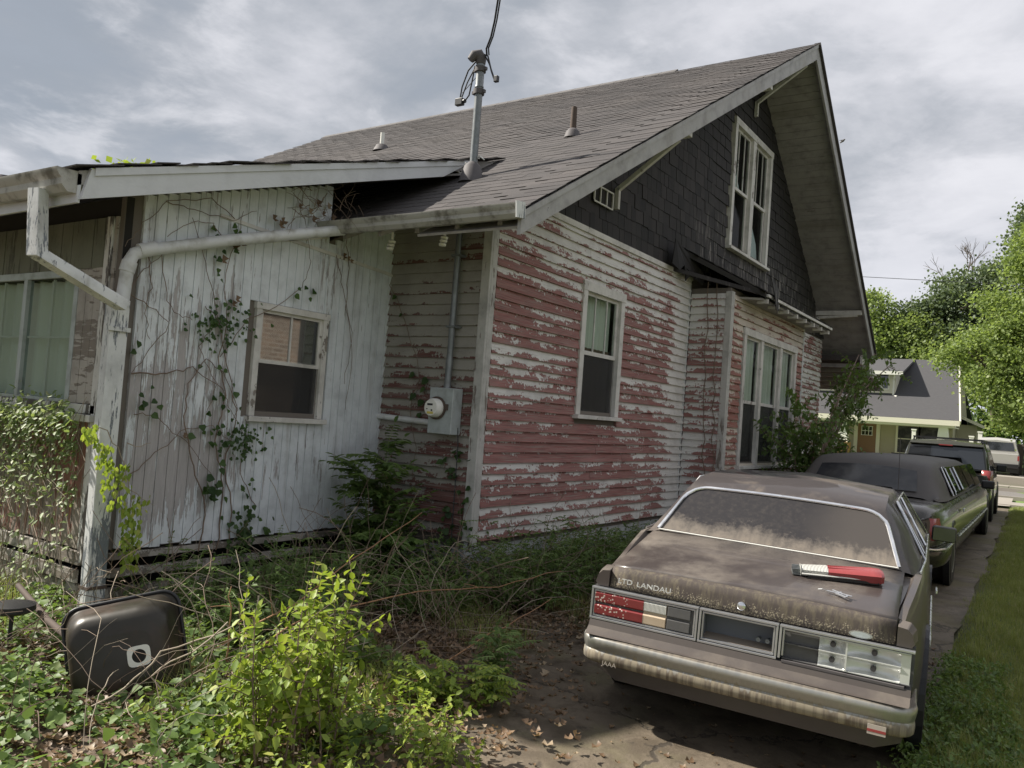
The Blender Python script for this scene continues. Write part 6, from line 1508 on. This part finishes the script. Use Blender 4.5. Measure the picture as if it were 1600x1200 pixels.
for i_ in range(1, len(P_.P)): leaves('dead_leaf', P_.P[i_:i_ + 1], P_.A[i_:i_ + 1], P_.N[i_:i_ + 1], P_.S[i_:i_ + 1], M['lf_brown'], vn, (CRUMP, CRF))
# vine on the meter wall
v2 = thing('wall_vine', (-5.3, YM - .04, .6), 'thin dark vine with a few leaves on the clapboards left of the electric meter', 'vine', world=True); P_ = Plant()
def wp(pts): return [Vector((at(u, v, 1, YM - .045).x, YM - .045 + U(-.008, .008), at(u, v, 1, YM - .045).z)) for u, v in pts]
for pp in ([(598, 400), (600, 430), (618, 460), (635, 510), (648, 555), (655, 590), (672, 625), (680, 640)], [(655, 590), (640, 640), (650, 700), (640, 760)]): P_.stem(dens(wp(pp), 4), .004, .002, 5)
for (u, v, s_) in ((620, 462, .06), (628, 490, .05), (648, 583, .075), (668, 592, .085), (650, 615, .09), (660, 625, .08), (675, 640, .07), (655, 645, .06), (664, 606, .07)):
    q = wp([(u, v)])[0]; P_.leaf(q, (U(-.8, .3), -.3, -.7), (U(-.3, .3), -1, .3), s_)
for _ in range(40):
    q = wp([(rsx.uniform(690, 735), rsx.uniform(700, 860))])[0]; P_.leaf(q, (U(-1, 1), -.4, U(-.8, .3)), (U(-.3, .3), -1, .5), U(.04, .075))
P_.done(v2, M['vinewood'], M['lf_dark'], (HEART, HEF))
# wires hanging at the bay corner
for (u0, u1) in ((1106, 1098), (1120, 1112)):
    mb = MB(); q = [at(u0 + (u1 - u0) * t + U(-3, 3), 440 + 320 * t, 1, 10.49) for t in np.linspace(0, 1, 14)]; mb.tube(q, .006, 5); tag(mb.build('dry_vine_stem', M['vinewood']), 'thin dry vine stem climbing the clapboards %s the bay corner' % ('left of' if u0 == 1106 else 'next to'), 'vine', 'dry vines at the bay window')
# creeper on the porch wall
cr_ = thing('virginia_creeper', (-6.6, YL - .08, .3), 'dense pale green creeper covering the red boards under the porch window', 'creeper', world=True); P_ = Plant()
def pw_(u, z): return Vector((u, YL - .05 - abs(rsx.gauss(0, .035)), z))
for k in range(60):
    x = -5.8 - rsx.random() * 3; q = [pw_(x + rsx.uniform(-.1, .1) * i * .5, .05 + i * rsx.uniform(.16, .21)) for i in range(8)]; P_.stem(q, .004, .002, 4)
    if k < 26: P_.stem([pw_(x, rsx.uniform(.5, 1.3)), pw_(x + rsx.uniform(-.3, .3), rsx.uniform(.5, 1.3)), pw_(x + rsx.uniform(-.5, .5), rsx.uniform(.2, 1.3))], .003, .002, 4)
for _ in range(3900):
    x = -5.72 - 3.1 * rsx.random(); t = rsx.random()
    z = 1.36 + rsx.gauss(-.03, .075) if t < .42 else 1.2 - abs(rsx.gauss(0, .34)) if t < .8 else rsx.uniform(.1, 1.2)
    if .45 < z < .75 and rsx.random() < .5: continue
    p = pw_(x, z); p.y -= rsx.random() * .09 if z > 1.2 else 0
    P_.leaf(p, (rsx.uniform(-1, 1), rsx.uniform(-1, .1), rsx.uniform(-1, .5)), (rsx.uniform(-.5, .5), -1, rsx.uniform(0, 1.4)), rsx.uniform(.028, .06))
P_.done(cr_, M['twigpale'], M['lf_ivypale'])
# hanging creeper spray over the downspout
hs = thing('hanging_creeper', (-5.32, 3.2, 1.2), 'bright sunlit creeper spray arching over the white downspout', 'creeper', world=True); P_ = Plant()
XH = -5.30
def hp(pts): return [at(u, v, 0, XH) for u, v in pts]
for pp in ([(140, 668), (165, 672), (182, 700), (196, 730), (200, 760), (205, 790), (208, 830), (200, 870)], [(191, 758), (215, 772), (240, 790)], [(196, 745), (180, 780), (165, 800)], [(200, 690), (212, 700), (236, 692)]):
    q = dens(hp(pp), 3); P_.stem(q, .004, .0018, 5)
P_.mb.build('stem', M['twigpale'], hs, smooth=60); P_.mb = MB()
for (u0, u1, v0, v1, n) in ((130, 150, 662, 690, 40), (152, 178, 690, 740, 60), (158, 200, 740, 800, 60), (188, 222, 785, 850, 90), (175, 205, 720, 760, 30), (205, 235, 770, 800, 20), (190, 215, 840, 890, 50)):
    for _ in range(n):
        q = at(rsx.uniform(u0, u1), rsx.uniform(v0, v1), 0, XH + rsx.uniform(-.03, .08)); P_.leaf(q, (rsx.uniform(-.6, .6), rsx.uniform(-.7, .7), -1), (1, rsx.uniform(-.6, .6), .7), rsx.uniform(.03, .055))
P_.done(hs, M['twigpale'], M['lf_bright'])

# ------------------------------------------------------------------ ground cover (nobody could count it)
def in_bed(x, y):
    """planted strip between the house and the driveway"""
    return x < -3.05 + .12 * math.sin(y * 3) + (.45 if y < 3.6 else 0) + (.3 if y < 3.0 else 0)
def scatter(n, xr_, yr_, ok):
    out = []
    while len(out) < n:
        x, y = rsx.uniform(*xr_), rsx.uniform(*yr_)
        if ok(x, y): out.append((x, y))
    return out
def outside(x, y): return not (x < XG + .05 and y > YL - .02) and not (x < XR and y > YM - .02) and not (x < XB + .02 and 10.5 < y < 14.2)
# ivy carpet
pts = scatter(17000, (-8.6, -2.2), (1.2, 4.2), lambda x, y: outside(x, y) and (x < -2.75 - .9 * max(0, y - 2.9) + .25 * math.sin(y * 7) + .12 * math.sin(x * 9)) and ((x + 3.98) ** 2 / .12 + (y - 2.52) ** 2 / .2 > .5 or rsx.random() < .4) and (math.sin(x * 5.3 + y * 2.1) + math.sin(y * 6.7 - x * 3.) + rsx.uniform(-1.2, 1.6) > -.75))
P_ = Plant()
for x, y in pts:
    z = .02 + .11 * rsx.random() + .05 * math.sin(x * 4 + y * 6) ; P_.leaf((x, y, max(.02, z)), (rsx.uniform(-1, 1), rsx.uniform(-1, 1), rsx.uniform(-.3, .6)), (rsx.uniform(-.7, .7), rsx.uniform(-.7, .7), 1), .018 + .045 * rsx.random() ** 1.6)
o = leaves('ivy_ground_cover', P_.P, P_.A, P_.N, P_.S, M['lf_ivy'], None, (HEART, HEF)); tag(o, 'ivy leaves carpeting the ground in the lower left corner', 'ivy', kind='stuff')
# weeds along the walls
P_ = Plant(); L2 = Plant()
for x, y in scatter(430, (XR + .04, -3.25), (5.6, 10.3), lambda x, y: x < -3.4 + .2 * math.sin(y * 3) - .03 * (y - 5) or rsx.random() < .2) + scatter(600, (-7.6, -2.9), (3.0, 13), lambda x, y: outside(x, y) and ((y > 5.0 and XR + .02 < x < XR + .85 - .03 * (y - 5)) or (y <= 5.9 and XG + .05 < x < -4.0 + .3 * math.sin(y * 4) and y > 3.3))):
    near = y < 6.2
    h = rsx.uniform(.16, .62) * (1.0 if y < 8 else .8)
    if y > 10.4 and x < XB + .05: continue
    for k in range(2):
        st = curve((x, y, 0), (U(-.5, .6), U(-.5, .5), 1), h * U(.6, 1.2), 5, -.3, .16); (P_ if rsx.random() < .8 else P_).stem(st, .0028, .001, 3)
        if rsx.random() < .45:
            for j in (2, 3, 4, 5): compound(P_, st[j], (U(-1, 1), U(-1, 1), U(0, .6)), U(.08, .17), 4, .030)
        else: P_.opposite(st, .030, .042, .2, .1)
o = thing('foundation_weeds', (-4, 6, 0), 'dark green weeds growing thickly along the foot of the walls', 'weeds', world=True); P_.done(o, M['greenstem'], M['lf_mid']); o['kind'] = 'stuff'
for c in o.children: c['kind'] = 'stuff'
# bright low growth in front of the shrub
P_ = Plant()
for x, y in scatter(420, (-3.6, -1.95), (2.3, 3.7), lambda x, y: x < -2.15 - .75 * max(0, y - 3.0) + .1 * math.sin(y * 11) and y > 2.2 + (x + 3.6) * .0):
    st = curve((x, y, 0), (U(-.6, .6), U(-.6, .6), 1), rsx.uniform(.06, .24), 4, -.2, .16); P_.stem(st, .002, .001, 3); P_.opposite(st, .026, .040, .1, .1)
o = thing('low_undergrowth', (-2.8, 2.9, 0), 'low bright green undergrowth at the bottom edge below the shrub', 'undergrowth', world=True); P_.done(o, M['greenstem'], M['lf_bright']); o['kind'] = 'stuff'
for c in o.children: c['kind'] = 'stuff'
# leaf litter
pts = scatter(13000, (-8, -1.6), (1.5, 8.5), lambda x, y: outside(x, y) and x < -2.65 + .3 * math.sin(y * 2.3) + .32 * rsx.gauss(0, 1) and (y < 7 or x < -3.2))
P_ = Plant()
for x, y in pts: P_.leaf((x, y, .012 + rsx.random() * .035 + (.03 if x > -3.4 else 0)), (rsx.uniform(-1, 1), rsx.uniform(-1, 1), rsx.uniform(-.2, .2)), (rsx.uniform(-.4, .4), rsx.uniform(-.4, .4), 1), rsx.uniform(.022, .062))
pts = scatter(450, (-3.0, -.6), (2.8, 8.5), lambda x, y: True)
for x, y in pts: P_.leaf((x, y, drz(x, y) + .006), (rsx.uniform(-1, 1), rsx.uniform(-1, 1), 0), (rsx.uniform(-.4, .4), rsx.uniform(-.4, .4), 1), rsx.uniform(.012, .045))
o = leaves('leaf_litter', P_.P, P_.A, P_.N, P_.S, M['lf_brown'], None, (CRUMP, CRF)); tag(o, 'brown dead leaves strewn between the house and the driveway', 'leaf litter', kind='stuff')
# dry tangled stems
mbs = {'twigpale': MB(), 'vinewood': MB()}
for k in range(700):
    (x, y), = scatter(1, (-7.4, -3.0), (1.6, 7.5), lambda x, y: outside(x, y) and x < -3.2 and (y > 3.2 or rsx.random() < .35) and (y < 6.3 or x > XR + .1 and rsx.random() < .4))
    h = rsx.uniform(.05, .42); q = [Vector((x, y, rsx.uniform(.0, .2)))]; d = Vector((U(-1, 1), U(-1, 1), U(.1, 1.1))).normalized(); st = U(.05, .13)
    for i in range(8):
        d = (d + Vector((U(-.3, .3), U(-.3, .3), U(-.32, .14) + (.12 if q[-1].z < .08 else 0)))).normalized(); nx = q[-1] + d * st
        nx.z = max(.01, nx.z)
        if not outside(nx.x, nx.y) : break
        q.append(nx)
    if len(q) > 3: mbs['twigpale' if rsx.random() < .27 else 'vinewood'].tube(q, [U(.0011, .0028)] * len(q), 4, cap=False)
for k, m_ in mbs.items(): tag(m_.build('dry_brush', M[k], smooth=60), 'tangle of %s dry stems heaped between the corner and the driveway' % ('pale' if k == 'twigpale' else 'brown'), 'brush', kind='stuff')
mb = MB()
for k in range(48):
    q = [Vector((rsx.uniform(-5.4, -2.9), rsx.uniform(1.9, 3.1), rsx.uniform(.03, .2)))]; d = Vector((U(-1, 1), U(-1, 1), U(-.1, .9))).normalized(); st = U(.04, .09)
    for i in range(9):
        d = (d + Vector((U(-.5, .5), U(-.5, .5), U(-.5, .4)))).normalized(); nx = q[-1] + d * st; nx.z = max(.02, min(.45, nx.z)); q.append(nx)
    mb.tube(q, U(.0011, .0021), 4, cap=False)
tag(mb.build('dry_twigs', M['twigpale'], smooth=60), 'pale curly dry twigs over the ivy around the wheelbarrow', 'twigs', kind='stuff')
# single long dead stems
for i, pp in enumerate(([(-4.1, 3.1, .10), (-3.9, 3.5, .34), (-3.95, 4.2, .62), (-4.1, 4.9, .80)], [(-3.85, 3.0, .06), (-3.75, 3.5, .30), (-3.5, 4.2, .40), (-3.2, 4.7, .42), (-3.0, 5.2, .50)], [(-2.95, 3.35, .04), (-2.95, 3.9, .15), (-2.92, 4.4, .26), (-2.95, 5.0, .34)], [(-3.9, 3.05, .02), (-3.85, 3.0, .3), (-3.88, 3.02, .52)])):
    mb = MB(); q = dens([Vector(p) for p in pp], 4); mb.tube(q, [.006 - .004 * j / len(q) for j in range(len(q))], 6)
    for _ in range(2):
        j = random.randint(3, len(q) - 3); mb.tube(curve(q[j], (U(-1, 1), U(-1, 1), U(.2, 1)), U(.08, .2), 3), [.003, .0025, .002, .0015], 4)
    tag(mb.build('fallen_branch', M['twigorange'], smooth=60), ('orange dead stem leaning up towards the house corner', 'long arching orange dead stem over the leaf litter', 'straight orange dead stem pointing at the sedan bumper', 'short upright orange dead stem beside the shrub')[i], 'dead stem', 'orange dead stems in the brush')
for i, pp in enumerate(([(-3.55, 2.75, .42), (-3.6, 2.6, .30), (-3.7, 2.45, .18), (-3.5, 2.5, .0)], [(-3.55, 2.8, .40), (-3.72, 2.5, .28), (-3.78, 2.35, .12), (-3.85, 2.2, .02)], [(-3.5, 2.9, .55), (-3.45, 2.85, .25), (-3.4, 2.9, .0)])):
    mb = MB(); mb.tube(dens([Vector(p) for p in pp], 4), .0045, 5); tag(mb.build('root_strand', M['twigpale'], smooth=60), ('pale root strand curling in front of the wheelbarrow tray', 'pale root strand hanging across the wheelbarrow patch plate', 'pale root strand hanging right of the wheelbarrow tray')[i], 'root', 'pale roots over the wheelbarrow')
# small litter: crumpled clear bag
mb = MB(); rows = [[Vector((-3.30 + .09 * math.cos(a) * math.sin(b) * U(.8, 1.2), 2.86 + .07 * math.sin(a) * math.sin(b) * U(.8, 1.2), .05 + .05 * math.cos(b) * U(.8, 1.2))) for a in np.linspace(0, 2 * math.pi, 13)[:-1]] for b in np.linspace(.1, 3.0, 7)]
mb.grid(rows, closed=True); tag(mb.build('plastic_bag', mat('crumpled_plastic', col=(.5, .5, .52), rough=.25)), 'crumpled grey plastic bag on the ground right of the wheelbarrow', 'bag')
# grass
def blades(name, pts, h0, h1, w, m, label, zfun, bend=.5):
    n = len(pts); pts = np.array(pts); h = np.random.uniform(h0, h1, n); th = np.random.uniform(0, 6.28, n); l = np.random.uniform(.1, bend, n)
    z = np.array([zfun(x, y) for x, y in pts]); dx = np.cos(th); dy = np.sin(th)
    V = np.zeros((n, 5, 3)); bx = -dy * w; by = dx * w
    V[:, 0] = np.stack([pts[:, 0] - bx, pts[:, 1] - by, z], 1); V[:, 1] = np.stack([pts[:, 0] + bx, pts[:, 1] + by, z], 1)
    mx = pts[:, 0] + dx * h * l * .35; my = pts[:, 1] + dy * h * l * .35
    V[:, 2] = np.stack([mx - bx * .7, my - by * .7, z + h * .6], 1); V[:, 3] = np.stack([mx + bx * .7, my + by * .7, z + h * .6], 1)
    V[:, 4] = np.stack([pts[:, 0] + dx * h * l, pts[:, 1] + dy * h * l, z + h * .95], 1)
    idx = np.array([0, 1, 3, 2, 2, 3, 4]); loops = (idx[None] + (np.arange(n) * 5)[:, None]).ravel(); tot = np.tile([4, 3], n); st = np.concatenate([[0], np.cumsum(tot)[:-1]])
    me = D.meshes.new(name); me.vertices.add(n * 5); me.vertices.foreach_set('co', V.ravel()); me.loops.add(len(loops)); me.loops.foreach_set('vertex_index', loops.astype(np.int32))
    me.polygons.add(len(tot)); me.polygons.foreach_set('loop_start', st.astype(np.int32)); me.polygons.foreach_set('loop_total', tot.astype(np.int32))
    a = me.attributes.new('rnd', 'FLOAT', 'POINT'); a.data.foreach_set('value', np.repeat(np.random.rand(n), 5)); me.materials.append(m); me.update(); me.validate()
    o = D.objects.new(name, me); COL.objects.link(o); tag(o, label, 'grass', kind='stuff')
pts = []
while len(pts) < 150000:
    y = 3.6 + 24 * random.random() ** 1.7; x = U(-1.7, .9)
    e = drive_x(y) + .05 * math.sin(y * 3.1) + .03 * math.sin(y * 7.7)
    if x < e - .06 + abs(random.gauss(0, .18)): continue
    if y > 8 and x > .2: continue
    pts.append((x, y))
tuft = [(x + random.gauss(0, .03), y + random.gauss(0, .03)) for x, y in random.sample(pts, 900) for _ in range(26)]
blades('grass_tufts', tuft, .05, .11, .0022, M['grassblade'], 'taller grass tufts and seedlings in the lawn right of the driveway', lambda x, y: gz(x, y), .8)
blades('lawn_grass', pts, .02, .05, .0022, M['grassblade'], 'mown lawn grass right of the driveway', lambda x, y: gz(x, y))
pts = [(rsx.uniform(-3.2, 1.5), rsx.uniform(41.5, 47)) for _ in range(24000)] + [(rsx.uniform(-16, -3.4), rsx.uniform(41.5, 49)) for _ in range(9000)]
blades('far_lawn_grass', pts, .05, .12, .010, M['grassblade'], 'bright lawn grass across the street', lambda x, y: gz(x, y))
pts = scatter(9000, (-7, -2.9), (2.5, 8.5), lambda x, y: outside(x, y) and math.sin(x * 3 + y * 5) > .1 and x < -3.0)
blades('weedy_grass', pts, .05, .22, .0022, M['grassblade'], 'thin weedy grass among the dead leaves near the house', lambda x, y: .0, .9)
P_ = Plant()
for x, y in scatter(900, (-1.1, .0), (4.0, 7.0), lambda x, y: drive_x(y) - .03 < x < drive_x(y) + .55 - .06 * (y - 4)):
    st = curve((x, y, .03), (U(-.7, .7), U(-.7, .7), .8), rsx.uniform(.03, .10), 3, -.2, .2); P_.opposite(st, .022, .030, .1, .1)
o = leaves('lawn_weeds', P_.P, P_.A, P_.N, P_.S, M['lf_ivy'], None, (OVAL, OVF)); tag(o, 'broad-leaved weeds in the lawn edge beside the sedan bumper', 'weeds', kind='stuff')
